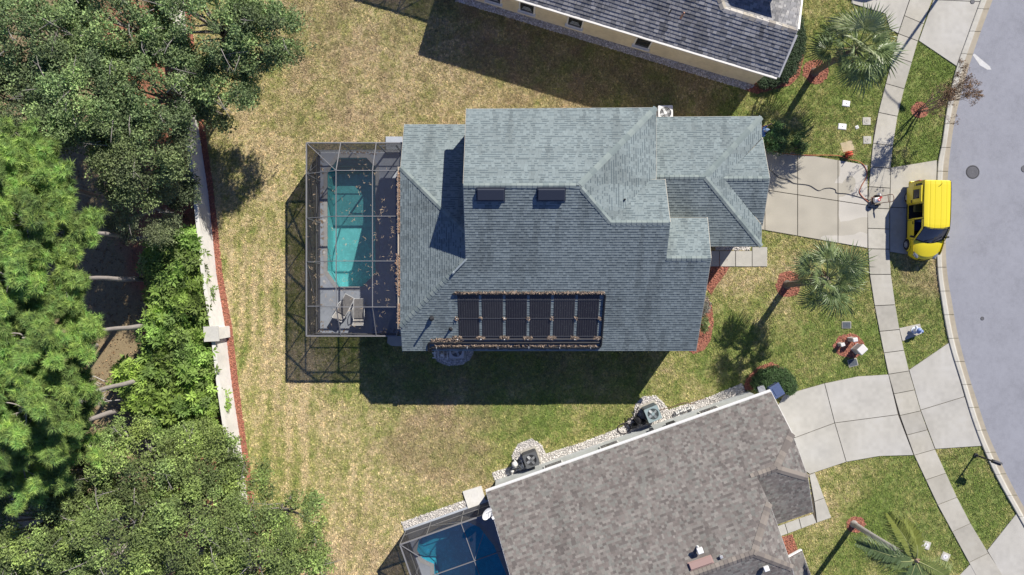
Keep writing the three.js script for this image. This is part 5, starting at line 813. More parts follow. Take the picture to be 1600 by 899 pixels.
// ------------------------------------------------------------------ washing gear on the drive
{
  const o = thing('pressure_washer', 'small white and red pressure washer with tubular handle at drive end', 'pressure washer', g(1366, 314), 0.1);
  const red = std(0.45, 0.03, 0.025, 0.5), fr = std(0.22, 0.12, 0.08, 0.5);
  part(o, 'engine', [box(-0.06, 0.42, 0, 0.34, 0.26, 0.3, 0, 0.08), cyl(-0.02, 0.52, 0, 0.15, 0.09, 0.09)], M.white); part(o, 'recoil', [new THREE.TorusGeometry(0.07, 0.03, 8, 18).rotateX(Math.PI / 2).translate(0, 0.6, 0), cyl(0.16, 0.4, -0.12, 0.06, 0.06, 0.16)], red);
  part(o, 'frame', [tube(curve([V(-0.25, 0.2, -0.2), V(0.15, 0.22, -0.2), V(0.3, 0.6, -0.2), V(0.62, 0.95, -0.19), V(0.66, 0.98, 0), V(0.62, 0.95, 0.19), V(0.3, 0.6, 0.2), V(0.15, 0.22, 0.2), V(-0.25, 0.2, 0.2)], 40), 0.022), tube([V(0.45, 0.77, -0.2), V(0.45, 0.77, 0.2)], 0.02), tube([V(-0.25, 0.2, -0.2), V(-0.25, 0.2, 0.2)], 0.022)], fr);
  for (const s of [-1, 1]) part(o, 'wheel', [new THREE.TorusGeometry(0.12, 0.045, 8, 18).translate(0.12, 0.16, s * 0.28), new THREE.CylinderGeometry(0.08, 0.08, 0.05, 12).rotateX(Math.PI / 2).translate(0.12, 0.16, s * 0.28)], M.rubber);
  part(o, 'pump', [box(-0.05, 0.22, 0.02, 0.3, 0.14, 0.26, 0, 0.04), tube(curve([V(-0.2, 0.3, 0.1), V(-0.34, 0.35, 0.2), V(-0.4, 0.1, 0.35), V(-0.2, 0.05, 0.42), V(-0.1, 0.06, 0.6), V(-0.22, 0.04, 0.8), V(-0.3, 0.04, 0.62)], 30), 0.02)], M.dark);
  const pts = (L, h = 0.085) => curve(L.map(([x, y]) => g(x, y, h)), 90);
  solo('garden_hose', tube(pts([[1205, 236], [1230, 241], [1262, 243], [1292, 243], [1310, 244], [1328, 250], [1341, 252.5], [1351, 261.5], [1354, 274], [1346, 290], [1342, 300], [1348, 309], [1356, 316]]), 0.024), std(0.42, 0.12, 0.05, 0.6), 'orange hose curving over the drive from reel to pressure washer', 'hose');
  solo('garden_hose', tube(pts([[1176, 262], [1200, 264], [1215, 277], [1233, 282], [1238, 286], [1264, 290], [1279, 298], [1287, 295], [1297, 294], [1305, 297], [1306, 301], [1322, 303], [1356, 312]]), 0.017), std(0.07, 0.065, 0.06, 0.6), 'thin dark high pressure hose snaking along the wet drive', 'hose');
  const h = thing('hose_reel', 'red hose reel on bare patch by the drive edge', 'hose reel', g(1323.5, 242), 0.3), rm = std(0.5, 0.07, 0.03, 0.6);
  part(h, 'drum', [new THREE.TorusGeometry(0.16, 0.06, 10, 22).translate(0, 0.28, -0.07), new THREE.TorusGeometry(0.16, 0.06, 10, 22).translate(0, 0.28, 0.07), new THREE.CylinderGeometry(0.12, 0.12, 0.2, 14).rotateX(Math.PI / 2).translate(0, 0.28, 0)], rm); part(h, 'stand', [tube([V(-0.2, 0, -0.17), V(0, 0.3, -0.17), V(0.2, 0, -0.17)], 0.018), tube([V(-0.2, 0, 0.17), V(0, 0.3, 0.17), V(0.2, 0, 0.17)], 0.018), tube([V(0, 0.3, 0.17), V(0, 0.6, 0.17)], 0.02)], rm);
  solo('rag', faces([[V(-0.12, 0, -0.08), V(0, 0.05, -0.12), V(0.05, 0.03, 0.02), V(-0.1, 0.02, 0.1)], [V(0, 0.05, -0.12), V(0.14, 0, -0.06), V(0.12, 0.01, 0.09), V(0.05, 0.03, 0.02)]]).translate(...g(1373, 305, 0.07).toArray()), M.offWhite, 'crumpled pale rag on the pavement beside the pressure washer', 'rag');
}
// ------------------------------------------------------------------ street furniture
{
  const o = thing('fire_hydrant', 'white and blue fire hydrant on its small apron by the road', 'fire hydrant', g(1428, 516, 0.06), -0.25), bl = std(0.13, 0.2, 0.42, 0.4), wh = std(0.62, 0.66, 0.74, 0.4);
  part(o, 'barrel', [cyl(0, 0, 0, 0.2, 0.2, 0.05, 20), cyl(0, 0.05, 0, 0.13, 0.12, 0.45, 20), cyl(0, 0.46, 0, 0.19, 0.19, 0.05, 20)], wh); part(o, 'bonnet', [new THREE.SphereGeometry(0.15, 18, 8, 0, 6.3, 0, 1.57).scale(1, 0.9, 1).translate(0, 0.51, 0), cyl(0, 0.63, 0, 0.035, 0.03, 0.07, 5)], bl);
  for (const [a, r, l] of [[0, 0.1, 0.3], [2.2, 0.075, 0.26], [-2.2, 0.075, 0.26]]) part(o, 'outlet_cap', [new THREE.CylinderGeometry(r, r, l, 16).rotateZ(Math.PI / 2).translate(l / 2, 0.36, 0).rotateY(a), new THREE.CylinderGeometry(r * 0.5, r * 0.5, 0.05, 5).rotateZ(Math.PI / 2).translate(l + 0.02, 0.36, 0).rotateY(a)], a ? wh : bl);
  const ped = (x, y, w, h, turn, label) => { const p = thing('utility_pedestal', label, 'utility box', g(x, y), turn, 'utility boxes on the mulch ring'); part(p, 'cabinet', [box(0, h * 0.44, 0, w, h * 0.88, w * 0.8, 0, 0.03), box(0, 0.04, 0, w * 1.1, 0.08, w * 0.9, 0, 0.02)], std(0.4, 0.39, 0.37, 0.6)); part(p, 'lid', box(0, h * 0.93, 0, w * 1.08, h * 0.16, w * 0.9, 0, Math.min(0.05, h * 0.07)), std(0.66, 0.64, 0.61, 0.5)); part(p, 'latch', box(w * 0.5, h * 0.7, 0, 0.03, 0.08, 0.05), M.dark); };
  ped(1312, 538, 0.24, 0.45, 0.3, 'smallest utility box, left on the mulch ring'); ped(1328, 530, 0.28, 0.72, 0.2, 'slim utility box at the top of the mulch ring'); ped(1338, 545, 0.5, 0.78, 0.75, 'largest utility box, right on the mulch ring');
  const lid = (x, y, turn, label, w, d, rim, top, round) => { const p = thing('valve_box', label, 'valve box', g(x, y), turn); claim(blob(x, y, w * K * 0.62, d * K * 0.62, 12, 0)); part(p, 'rim', box(0, 0.02, 0, w, 0.05, d, 0, 0.015), rim); part(p, 'lid', round ? cyl(0, 0.046, 0, w * 0.3, w * 0.3, 0.012, 18) : box(0, 0.03, 0, w * 0.86, 0.06, d * 0.84, 0, 0.012), top); part(p, 'lid_hole', cyl(0, 0.06, 0, 0.03, 0.03, 0.004, 8), M.dark); };
  const dk = std(0.07, 0.085, 0.1, 0.7), wt = std(0.66, 0.65, 0.66, 0.8);
  lid(1322.5, 508, 0, 'dark rectangular valve box above the mulch ring', 0.56, 0.42, M.walk, dk); lid(1332.5, 567, 0.25, 'dark valve box below the largest utility box', 0.58, 0.46, M.walk, dk);
  lid(1322, 162, -0.15, 'white valve box nearest the fan palm in the upper front lawn', 0.46, 0.36, wt, M.white); lid(1316, 198, -0.1, 'white valve box lower left in the upper front lawn', 0.5, 0.36, wt, M.white);
  lid(1354, 189.5, 0, 'square concrete valve box beside the pavement, upper of two', 0.48, 0.46, M.kerb, M.walk, true); lid(1355, 219, 0, 'square concrete valve box beside the pavement, nearest the drive', 0.48, 0.46, M.kerb, M.walk, true);
  lid(1339, 199, 0.4, 'tiny white round cap between the white valve boxes', 0.2, 0.2, wt, M.white, true);
  lid(1447, 852, -0.3, 'square concrete valve box nearer the feathery palm', 0.5, 0.48, M.kerb, wt, true); lid(1477, 870, -0.4, 'square concrete valve box nearest the lower pavement bend', 0.5, 0.48, M.kerb, wt, true);
  const m = thing('manhole_cover', 'round dark iron manhole cover in the road above the van', 'manhole', g(1520, 269, 0.012)), iron = std(0.1, 0.1, 0.11, 0.7);
  part(m, 'ring', new THREE.TorusGeometry(0.37, 0.045, 6, 40).rotateX(Math.PI / 2).scale(1, 0.35, 1), std(0.05, 0.05, 0.055, 0.7)); part(m, 'cover', cyl(0, 0, 0, 0.33, 0.33, 0.014, 32), std(0.11, 0.11, 0.12, 0.75)); part(m, 'tread', [0.1, 0.18, 0.26].map((r) => new THREE.TorusGeometry(r, 0.014, 4, 30).rotateX(Math.PI / 2).scale(1, 0.4, 1).translate(0, 0.014, 0)), iron);
  const cap = (x, y, r, h, label) => { const p = thing('valve_cover', label, 'valve cover', g(x, y, h)); part(p, 'cover', cyl(0, 0, 0, r, r, 0.014, 20), iron); part(p, 'rim', new THREE.TorusGeometry(r, 0.012, 4, 20).rotateX(Math.PI / 2).translate(0, 0.01, 0), M.dark); };
  cap(1535, 498, 0.1, 0.012, 'small round iron cap in the lower road, far from kerb'); cap(1601, 264, 0.2, 0.012, 'round iron cap at the right edge of the road'); cap(1519, 3, 0.13, 0.052, 'round dark cap in the upper drive apron');
  const b = thing('mailbox', 'dark mailbox on a post on the lower verge by the kerb', 'mailbox', g(1524, 711), -0.35);
  part(b, 'post', [tube([V(0, 0, 0), V(0, 1.55, 0)], 0.05), box(0, 0.06, 0, 0.2, 0.12, 0.2, 0, 0.02), tube([V(0, 1.1, 0), V(0.34, 1.38, 0)], 0.03)], M.dark); part(b, 'box', [box(0.26, 1.48, 0, 0.5, 0.2, 0.22, 0, 0.03), new THREE.CylinderGeometry(0.11, 0.11, 0.5, 14, 1, false, 0, Math.PI).rotateZ(Math.PI / 2).rotateX(-Math.PI / 2).translate(0.26, 1.57, 0)], std(0.05, 0.052, 0.06, 0.4)); part(b, 'flag', box(0.2, 1.66, 0.12, 0.16, 0.1, 0.015), std(0.2, 0.2, 0.22, 0.5)); part(b, 'finial', new THREE.SphereGeometry(0.07, 12, 8).translate(0, 1.6, 0), M.dark);
  const s = thing('street_lamp', 'tall street lamp beyond the top edge casting a long thin shadow', 'street lamp', g(1521, -82)); const A = V(40 / K, 0, 33 / K), pm = std(0.12, 0.12, 0.13, 0.5);
  part(s, 'post', [tube([V(0, 0, 0), V(0, 8, 0)], 0.1, 0.075, 10), cyl(0, 0, 0, 0.2, 0.12, 0.35)], pm); part(s, 'arm', tube(curve([V(0, 7.9, 0), V(A.x * 0.4, 8.2, A.z * 0.4), A.clone().setY(8.25)], 12), 0.035), pm); part(s, 'lantern', new THREE.SphereGeometry(0.2, 14, 10).scale(1.5, 0.7, 0.9).rotateY(-0.69).translate(A.x, 8.22, A.z), pm);
  const bin = (x, y, turn, w, d, h, m1, label) => { const p = thing('wheelie_bin', label, 'bin', g(x, y), turn); part(p, 'bin_body', box(0, h * 0.45, 0, w * 0.9, h * 0.9, d * 0.9, 0, 0.04), m1); part(p, 'lid', [box(0, h * 0.94, 0, w, 0.07, d, 0, 0.025), box(0, h * 0.98, 0, w * 0.6, 0.03, d * 0.6, 0, 0.01)], m1); part(p, 'handle', tube([V(-w * 0.4, h * 0.95, -d * 0.52), V(w * 0.4, h * 0.95, -d * 0.52)], 0.02), M.dark); for (const s of [-1, 1]) part(p, 'wheel', new THREE.CylinderGeometry(0.12, 0.12, 0.06, 14).rotateZ(Math.PI / 2).translate(s * w * 0.42, 0.12, -d * 0.45), M.rubber); };
  bin(1204, 607, LB.turn + 0.2, 0.66, 0.78, 1.1, std(0.07, 0.1, 0.2, 0.5), 'dark blue wheelie bin beside the round hedge and drive'); bin(1184, 606, LB.turn, 0.42, 0.42, 0.7, std(0.3, 0.31, 0.33, 0.6), 'small grey bin between gravel strip and blue bin');
  solo('splash_block', [box(0, 0.05, 0, 0.5, 0.1, 0.3, 0.1, 0.03).translate(...g(1198, 209).toArray())], M.walk, 'small grey splash block at the shaded front house corner', 'splash block');
}

// ------------------------------------------------------------------ plants
const rV = rng(77), UPV = V(0, 1, 0);
function leafGeo(n, len, wid, rad, up = 0.3, r = rng(3), fold = 0.25) {      // a sprig of n leaves
  const pos = [];
  for (let i = 0; i < n; i++) {
    const c = V(r() - 0.5, (r() - 0.5) * 0.8, r() - 0.5).multiplyScalar(2 * rad), d = V(r() - 0.5, (r() - 0.5) * 0.7 + 0.05, r() - 0.5).normalize(), nrm = V(r() - 0.5, up + r() * 0.7, r() - 0.5).normalize(), s = d.clone().cross(nrm).normalize(), L = len * (0.7 + 0.6 * r()), W = wid * (0.7 + 0.6 * r());
    const a = c.clone().addScaledVector(d, -L / 2), b = c.clone().addScaledVector(d, L / 2), e = c.clone().addScaledVector(s, W / 2).addScaledVector(nrm, W * fold), f = c.clone().addScaledVector(s, -W / 2).addScaledVector(nrm, W * fold);
    for (const p of [a, e, b, a, b, f]) pos.push(p.x, p.y, p.z);
  }
  const geo = new THREE.BufferGeometry(); geo.setAttribute('position', new THREE.BufferAttribute(new Float32Array(pos), 3)); geo.computeVertexNormals(); return geo;
}
const barkTex = rep(grainTex, 0.5, 1.4), bark = std(0.19, 0.165, 0.145, 0.95, { map: barkTex }), paleBark = std(0.34, 0.31, 0.285, 0.95, { map: barkTex }), pineBark = std(0.37, 0.33, 0.305, 0.95, { map: barkTex });
const oakSprig = leafGeo(10, 0.125, 0.06, 0.19, 0.15, rng(4), 0.3), fineSprig = leafGeo(11, 0.12, 0.042, 0.18, 0.1, rng(6), 0.3), broadSprig = leafGeo(7, 0.3, 0.12, 0.17, 0.7, rng(9)), boxSprig = leafGeo(12, 0.07, 0.04, 0.1, 0.5, rng(12));
const leafM = new THREE.MeshPhysicalMaterial({ color: 0xffffff, roughness: 0.75, transmission: 0.35, thickness: 0, side: THREE.DoubleSide });
function bough(a, b, sag, r = rV) { const m = a.clone().lerp(b, 0.5).add(V((r() - .5) * 0.5, sag, (r() - .5) * 0.5)), n = a.clone().lerp(b, 0.78).add(V((r() - .5) * 0.3, sag * 0.6, (r() - .5) * 0.3)); return curve([a, m, n, b], 7); }
// a broadleaf tree: clumps of sprigs on limbs, open between the clumps
function broadleaf(label, cx, cy, R, zc, o = {}) {
  const c = q(cx, cy, zc), rx = R / K * (FLY - zc) / FLY, ry = o.ry ?? rx * 0.62, base = V(c.x + (o.bx ?? 0), 0, c.z + (o.bz ?? 0));
  const t = thing(o.name ?? 'oak_tree', label, o.cat ?? 'tree', base, 0, o.group), L = [], col = (o.col ?? [0.11, 0.158, 0.062]).map((c) => c * 2.1), limbs = [], n = Math.round(rx * rx * Math.PI * (o.dens ?? 2.0)), fork = V(base.x, zc * 0.45, base.z);
  for (let i = 0; i < n; i++) {
    const az = i * 2.39996 + rV() * 0.9, yy = lerp(-0.45, 1, (i + rV()) / n), h = Math.sqrt(Math.max(0, 1 - yy * yy)), f = (0.72 + 0.3 * rV()) * (0.88 + 0.24 * vn(cx + 4 * Math.cos(az), cy + 4 * Math.sin(az)));
    const C0 = V(c.x + Math.cos(az) * h * rx * f, c.y + yy * ry * f, c.z + Math.sin(az) * h * rx * f), cr = (o.cr ?? 0.5) * (0.55 + 0.9 * rV()), tone0 = 0.6 + 0.8 * rV(), yel = rV() * (o.yel ?? 0.5), m = Math.round((o.per ?? 62) * (cr / (o.cr ?? 0.5)) ** 2);
    if (rV() < (o.limbs ?? 0.45)) limbs.push(tube(bough(fork.clone().lerp(c, 0.2 + 0.3 * rV()), C0.clone().add(V(0, cr * (0.2 + 0.75 * rV()), 0)), 0.3), 0.06 + 0.03 * rV(), 0.018, 5, false));
    for (let k = 0; k < m; k++) {
      const u = rV() * 2 - 1, p = rV() * 6.283, w = Math.sqrt(1 - u * u), q2 = cr * (0.35 + 0.68 * Math.sqrt(rV())) * (rV() < 0.22 ? 1.2 + 0.7 * rV() : 1), y = Math.abs(u) * (rV() < 0.78 ? 1 : -1), j = tone0 * (0.45 + 1.2 * rV() * rV() + 0.25 * rV());
      L.push([C0.x + Math.cos(p) * w * q2, C0.y + y * q2 * 0.72, C0.z + Math.sin(p) * w * q2, rV() * 1.8 - 0.9, rV() * 6.3, rV() * 1.8 - 0.9, 0.65 + 0.75 * rV(), (col[0] + 0.085 * yel) * j, (col[1] + 0.08 * yel) * j, col[2] * j]);
    }
  }
  const tr = o.trunk ?? Math.max(0.08, rx * 0.055);
  if (!o.group && rx > 1.2) for (let i = 0; i < rx * 3; i++) { const az = rV() * 6.283, f = Math.sqrt(rV()) * 0.85, a = V(c.x + Math.cos(az) * rx * f, c.y + ry * (0.78 * Math.sqrt(1 - f * f) + 0.12), c.z + Math.sin(az) * rx * f), e = az + rV() * 2 - 1, l = 0.5 + 0.9 * rV(), b = a.clone().add(V(Math.cos(e) * l, 0.1 + 0.2 * rV(), Math.sin(e) * l)); limbs.push(tube([a, a.clone().lerp(b, 0.5).add(V(rV() * 0.1 - 0.05, 0.06, rV() * 0.1 - 0.05)), b], 0.024, 0.008, 5, false)); for (let z = 0; z < 2; z++) { const m = a.clone().lerp(b, 0.4 + 0.4 * rV()); limbs.push(tube([m, m.clone().add(V(rV() - .5, 0.12, rV() - .5).multiplyScalar(0.7))], 0.013, 0.006, 4, false)); } }
  if (o.trunk !== 0) { const k = wpart(t, 'trunk', [tube(curve([base, base.clone().setY(zc * 0.25).add(V(0.1, 0, 0.06)), fork], 6), tr, tr * 0.75, 8), tube(bough(fork, c.clone().setY(c.y + ry * 0.3), 0.1), tr * 0.7, tr * 0.25, 7)], o.bark ?? bark); if (limbs.length) wpart(k, 'limb', limbs, o.limbBark ?? paleBark); }
  scatter(t, 'crown', o.sprig ?? oakSprig, o.leafM ?? leafM, L, 'stuff');
  return t;
}
const OAK = { group: undefined };
broadleaf('oak crown filling the top left corner', 55, 55, 98, 6.6);
broadleaf('oak crown at the top edge, second from left', 190, 30, 88, 6.9, { yel: 0.6 });
broadleaf('oak crown at the top edge over the hidden wall', 322, 28, 86, 6.8);
broadleaf('oak crown overhanging the back lawn at the top edge', 410, 55, 56, 6.2, { bx: -4.2, cr: 0.45 });
broadleaf('dark oak crown under the top left corner tree', 40, 165, 82, 6.0, { col: [0.1, 0.135, 0.056] });
broadleaf('round oak crown in the middle of the upper left wood', 140, 150, 84, 7.2);
broadleaf('oak crown just left of the white wall end', 240, 140, 80, 6.6, { yel: 0.6 });
broadleaf('oak boughs overhanging the upper end of the white wall', 345, 140, 52, 5.4, { bx: -2.2, cr: 0.5 });
broadleaf('oak crown shading the wall from its left side', 215, 240, 76, 6.2, { col: [0.108, 0.145, 0.06] });
broadleaf('grey green fine leaved tree between pines and wall', 222, 325, 54, 4.6, { dens: 1.2, col: [0.11, 0.135, 0.07], sprig: fineSprig, per: 80 });
broadleaf('low dark tree under the oaks left of the wall', 285, 300, 26, 2.6, { col: [0.07, 0.1, 0.05], cr: 0.45 });
const LO = { yel: 0.75, col: [0.118, 0.165, 0.05] };
broadleaf('oak crown in the lower left corner', 55, 830, 92, 6.2, LO);
broadleaf('oak crown at the bottom edge, second from left', 180, 850, 82, 6.6, LO);
broadleaf('yellow green oak crown in the middle of the lower left wood', 215, 730, 72, 6.2, { ...LO, yel: 1.1 });
broadleaf('oak crown at the bottom edge beside the lower wall end', 305, 830, 80, 6, LO);
broadleaf('oak crown left of the lower white wall', 315, 715, 56, 5, { ...LO, yel: 1.2 });
broadleaf('oak boughs hiding the foot of the white wall', 378, 762, 42, 4.2, { ...LO, bx: -1.6, cr: 0.5, dens: 2 });
broadleaf('oak crown at the bottom edge over the lawn side', 405, 860, 64, 5.4, { ...LO, bx: -1, cr: 0.55 });
broadleaf('small oak crown reaching furthest over the lower lawn', 462, 812, 42, 4.4, { ...LO, bx: -1.6, cr: 0.5, dens: 2 });
broadleaf('leafy bough at the bottom edge next to the straw lawn', 470, 890, 42, 4.2, { ...LO, cr: 0.5 });
broadleaf('dark tree between the lower pines and oaks', 120, 745, 60, 4.6, { col: [0.07, 0.1, 0.045], dens: 1.8 });
// pines
const tuftGeo = (() => { const r = rng(15), pos = []; for (let i = 0; i < 40; i++) { const a = r() * 6.283, e = -0.25 + 1.5 * r(), d = V(Math.cos(a) * Math.cos(e), Math.sin(e), Math.sin(a) * Math.cos(e)), s = d.clone().cross(V(r() - .5, r() - .5, r() - .5)).normalize().multiplyScalar(0.009), L = 0.13 + 0.1 * r(), b = d.clone().multiplyScalar(L).add(V(0, -0.05 * r(), 0)); for (const p of [s, s.clone().negate(), b]) pos.push(p.x, p.y, p.z); } const geo = new THREE.BufferGeometry(); geo.setAttribute('position', new THREE.BufferAttribute(new Float32Array(pos), 3)); geo.computeVertexNormals(); return geo; })();
function pine(label, x, y, top, z0, rMax, o = {}) {
  const base = g(x, y), t = thing('pine_tree', label, 'pine tree', base, 0), L = [], bs = [], n = o.n ?? 27, lean = V(o.lx ?? 0, 0, o.lz ?? 0), trunkAt = (h) => base.clone().addScaledVector(lean, (h / top) ** 2).setY(h);
  wpart(t, 'trunk', tube(Array.from({ length: 14 }, (_, i) => trunkAt(top * i / 13).add(V(0.02 * Math.sin(i * 1.3), 0, 0.025 * Math.cos(i * 1.7)))), 0.17, 0.05, 9), pineBark);
  for (let i = 0; i < n; i++) {
    const k = i / (n - 1), h = lerp(z0, top - 0.2, k), az = i * 2.39996 + rV() * 0.7, R = rMax * (0.45 + 0.6 * Math.sin(Math.PI * (0.25 + 0.7 * k))) * (0.7 + 0.5 * rV()), a = trunkAt(h), b = a.clone().add(V(Math.cos(az) * R, 0.35 + 0.5 * rV() - (1 - k) * 0.5, Math.sin(az) * R)), P = bough(a, b, -0.1);
    bs.push(tube(P, 0.045, 0.012, 5, false));
    const subs = [[P, 0.55]]; for (let s = 0; s < 4; s++) { const u = 0.35 + 0.6 * rV(), p = a.clone().lerp(b, u), e = az + (s % 2 ? 1 : -1) * (0.6 + 0.5 * rV()), S = R * (0.25 + 0.3 * rV()), Q = [p, p.clone().add(V(Math.cos(e) * S * 0.5, 0.08, Math.sin(e) * S * 0.5)), p.clone().add(V(Math.cos(e) * S, 0.2 + 0.15 * rV(), Math.sin(e) * S))]; bs.push(tube(Q, 0.02, 0.008, 4, false)); subs.push([Q, 0.55]); }
    const tn0 = 0.75 + 0.6 * rV();
    for (const [Q, from] of subs) for (let m = 0; m < 30; m++) { const u = Math.min(0.999, from + (1 - from) * Math.sqrt(rV())) * (Q.length - 1), w = u | 0, p = Q[w].clone().lerp(Q[w + 1], u - w), j = tn0 * (0.5 + 0.9 * rV()), ye = rV(); L.push([p.x + (rV() - .5) * 0.5, p.y + (rV() - .3) * 0.26, p.z + (rV() - .5) * 0.5, rV() - 0.5, rV() * 6.3, rV() - 0.5, 1.05 + 0.7 * rV(), (0.215 + 0.12 * ye) * j, (0.39 + 0.05 * ye) * j, 0.095 * j]); }
  }
  wpart(t, 'branch', bs, pineBark); scatter(t, 'crown', tuftGeo, leafM, L, 'stuff'); return t;
}
pine('pine at the left edge under the upper oaks', 205, 318, 11.8, 8.6, 1.9);
pine('pine whose trunk runs under the grey green tree', 248, 377, 11.8, 9.0, 1.7);
pine('pine with a straight pale trunk, upper of the bare trunks', 236, 437, 12, 9.2, 1.75);
pine('pine whose trunk crosses the red bark patch', 250, 507, 11.8, 9.1, 1.75);
pine('pine with its trunk foot in the lower hedge', 243, 588, 11.6, 8.8, 1.9);
pine('pine at the left edge above the lower oaks', 190, 640, 10.6, 6.8, 2.5);
pine('pine at the far left edge, mostly out of frame', 150, 540, 12, 8.4, 2.6);
// the hedge along the wall: big glossy leaves
const rosette = (() => { const F = []; for (let i = 0; i < 8; i++) { const a = i * 0.785 + 0.2 * (i % 3), d = V(Math.cos(a), 0.35 - 0.12 * (i % 2), Math.sin(a)), s = V(-Math.sin(a), 0, Math.cos(a)), L = 0.24 + 0.05 * (i % 3), p = (u, w) => V(0, 0, 0).addScaledVector(d, u * L).addScaledVector(s, w).add(V(0, -0.1 * u * u * L, 0)); F.push([p(0.1, 0), p(0.5, 0.045), p(1, 0)], [p(0.1, 0), p(1, 0), p(0.5, -0.045)]); } return faces(F, false); })();
const HG = { name: 'hedge_shrub', cat: 'shrub', sprig: rosette, trunk: 0.04, col: [0.092, 0.155, 0.03], yel: 1.1, cr: 0.42, per: 30, dens: 3.2, limbs: 0, group: 'broad leaved shrubs along the woodland side of the wall' };
for (const [x0, y, R, z, ry] of [[296, 378, 24, 1.5, 1], [266, 402, 26, 1.6, 1.1], [302, 412, 22, 1.6, 1], [272, 438, 30, 1.7, 1.2], [306, 452, 22, 1.5, 1], [270, 476, 24, 1.5, 1.1], [300, 488, 26, 1.7, 1.2], [270, 512, 22, 1.5, 1.1], [298, 524, 26, 1.6, 1.1], [266, 546, 26, 1.5, 1], [308, 556, 24, 1.6, 1.1], [230, 586, 30, 1.4, 0.9], [276, 582, 30, 1.6, 1.1], [318, 590, 24, 1.5, 1.1], [252, 618, 34, 1.6, 1], [302, 626, 30, 1.7, 1.1], [332, 632, 18, 1.4, 1], [280, 660, 30, 1.6, 1], [326, 668, 22, 1.5, 1]]) broadleaf('glossy yellow green shrub in the hedge along the white wall', x0 - 9, y, R, z, { ...HG, ry });
// clipped and loose shrubs round the houses
const SH = { name: 'garden_shrub', cat: 'shrub', trunk: 0.03, sprig: boxSprig, cr: 0.24, per: 40, dens: 9, limbs: 0, yel: 0.3, ry: 0.45 };
const arcHedge = (pts, label, o) => { const t = thing('clipped_hedge', label, 'hedge', g(...pts[0])), L = [], st = []; for (const [x, y, r, h] of pts) { const p = g(x, y); st.push(tube([p, p.clone().setY(h * 0.7)], 0.03)); for (let k = 0; k < 520 * r; k++) { const a = rV() * 6.283, u = rV(), e = r * Math.sqrt(u), yy = h * (0.35 + 0.65 * Math.sqrt(1 - u * 0.55)) * (0.6 + 0.4 * Math.sqrt(rV())), j = 0.6 + 0.8 * rV(); L.push([p.x + Math.cos(a) * e, yy, p.z + Math.sin(a) * e, rV() - .5, rV() * 6.3, rV() - .5, 0.8 + 0.6 * rV(), o[0] * j, o[1] * j, o[2] * j]); } } wpart(t, 'stem', st, bark); scatter(t, 'foliage', boxSprig, leafM, L, 'stuff'); return t; };
arcHedge([[1183, 596, 0.5, 0.7], [1190, 590, 0.55, 0.75], [1199, 587, 0.55, 0.75], [1208, 586, 0.55, 0.75], [1217, 589, 0.55, 0.75], [1224, 595, 0.5, 0.75], [1228, 603, 0.45, 0.7]], 'clipped green hedge curved round the blue wheelie bin', [0.075, 0.15, 0.035]);
arcHedge([[1236, 40, 0.5, 0.8], [1238, 54, 0.55, 0.8], [1238, 68, 0.6, 0.8], [1236, 82, 0.6, 0.8], [1231, 95, 0.6, 0.8], [1224, 108, 0.65, 0.8], [1214, 118, 0.6, 0.8], [1203, 126, 0.5, 0.7], [1190, 130, 0.4, 0.6]], 'dark clipped hedge round the upper house front corner', [0.05, 0.1, 0.035]);
broadleaf('dark bushy shrub shaded by palm at the front house corner', 1210, 216, 20, 0.9, { ...SH, ry: 0.7, col: [0.055, 0.115, 0.035] });
broadleaf('small pale green bush at the drive edge by the shaded shrub', 1226, 226, 11, 0.5, { ...SH, ry: 0.4, col: [0.16, 0.19, 0.05] });
broadleaf('low dark bush at the drive edge under the palm shadow', 1246, 229, 12, 0.4, { ...SH, ry: 0.35, col: [0.06, 0.11, 0.03] });
broadleaf('grey flowering shrub against the house inside the curved bark bed', 1094, 478, 12, 0.7, { ...SH, ry: 0.5, col: [0.2, 0.2, 0.17] });
broadleaf('green shrub below the grey flowering shrub in the curved bed', 1094, 506, 12, 0.7, { ...SH, ry: 0.5, col: [0.09, 0.13, 0.045] });
// palms
function fan(droop, r) {
  const F = [], P = [], n = 26; for (let i = 0; i < n; i++) {
    const a = lerp(-1.9, 1.9, i / (n - 1)), L = (0.5 + 0.42 * Math.cos(a * 0.55)) * (0.8 + 0.4 * r()), d = V(Math.cos(a), 0, Math.sin(a)), s = V(-Math.sin(a), 0, Math.cos(a)), w = 0.026, root = V(0.82 + 0.06 * Math.cos(a), 0.06, 0.03 * Math.sin(a));
    const p = (u, e) => root.clone().addScaledVector(d, L * u * (1 - 0.22 * droop * u)).addScaledVector(s, e).add(V(0, -L * droop * u * u * (0.55 + 0.3 * r()) + 0.1 * Math.sin(u * 2.2), 0)), m1 = p(0.35, 0), A = p(0.4, w), B = p(0.4, -w), T = p(1, 0), m2 = p(0.7, 0), A2 = p(0.72, w * 0.7), B2 = p(0.72, -w * 0.7); m1.y += 0.015; m2.y += 0.012;
    F.push([root, A, m1], [root, m1, B], [m1, A, A2, m2], [m1, m2, B2, B], [m2, A2, T], [m2, T, B2]);
  }
  return [faces(F, false), tube(curve([V(0, 0, 0), V(0.4, 0.09, 0), V(0.86, 0.07, 0)], 6), 0.028, 0.018, 5)];
}
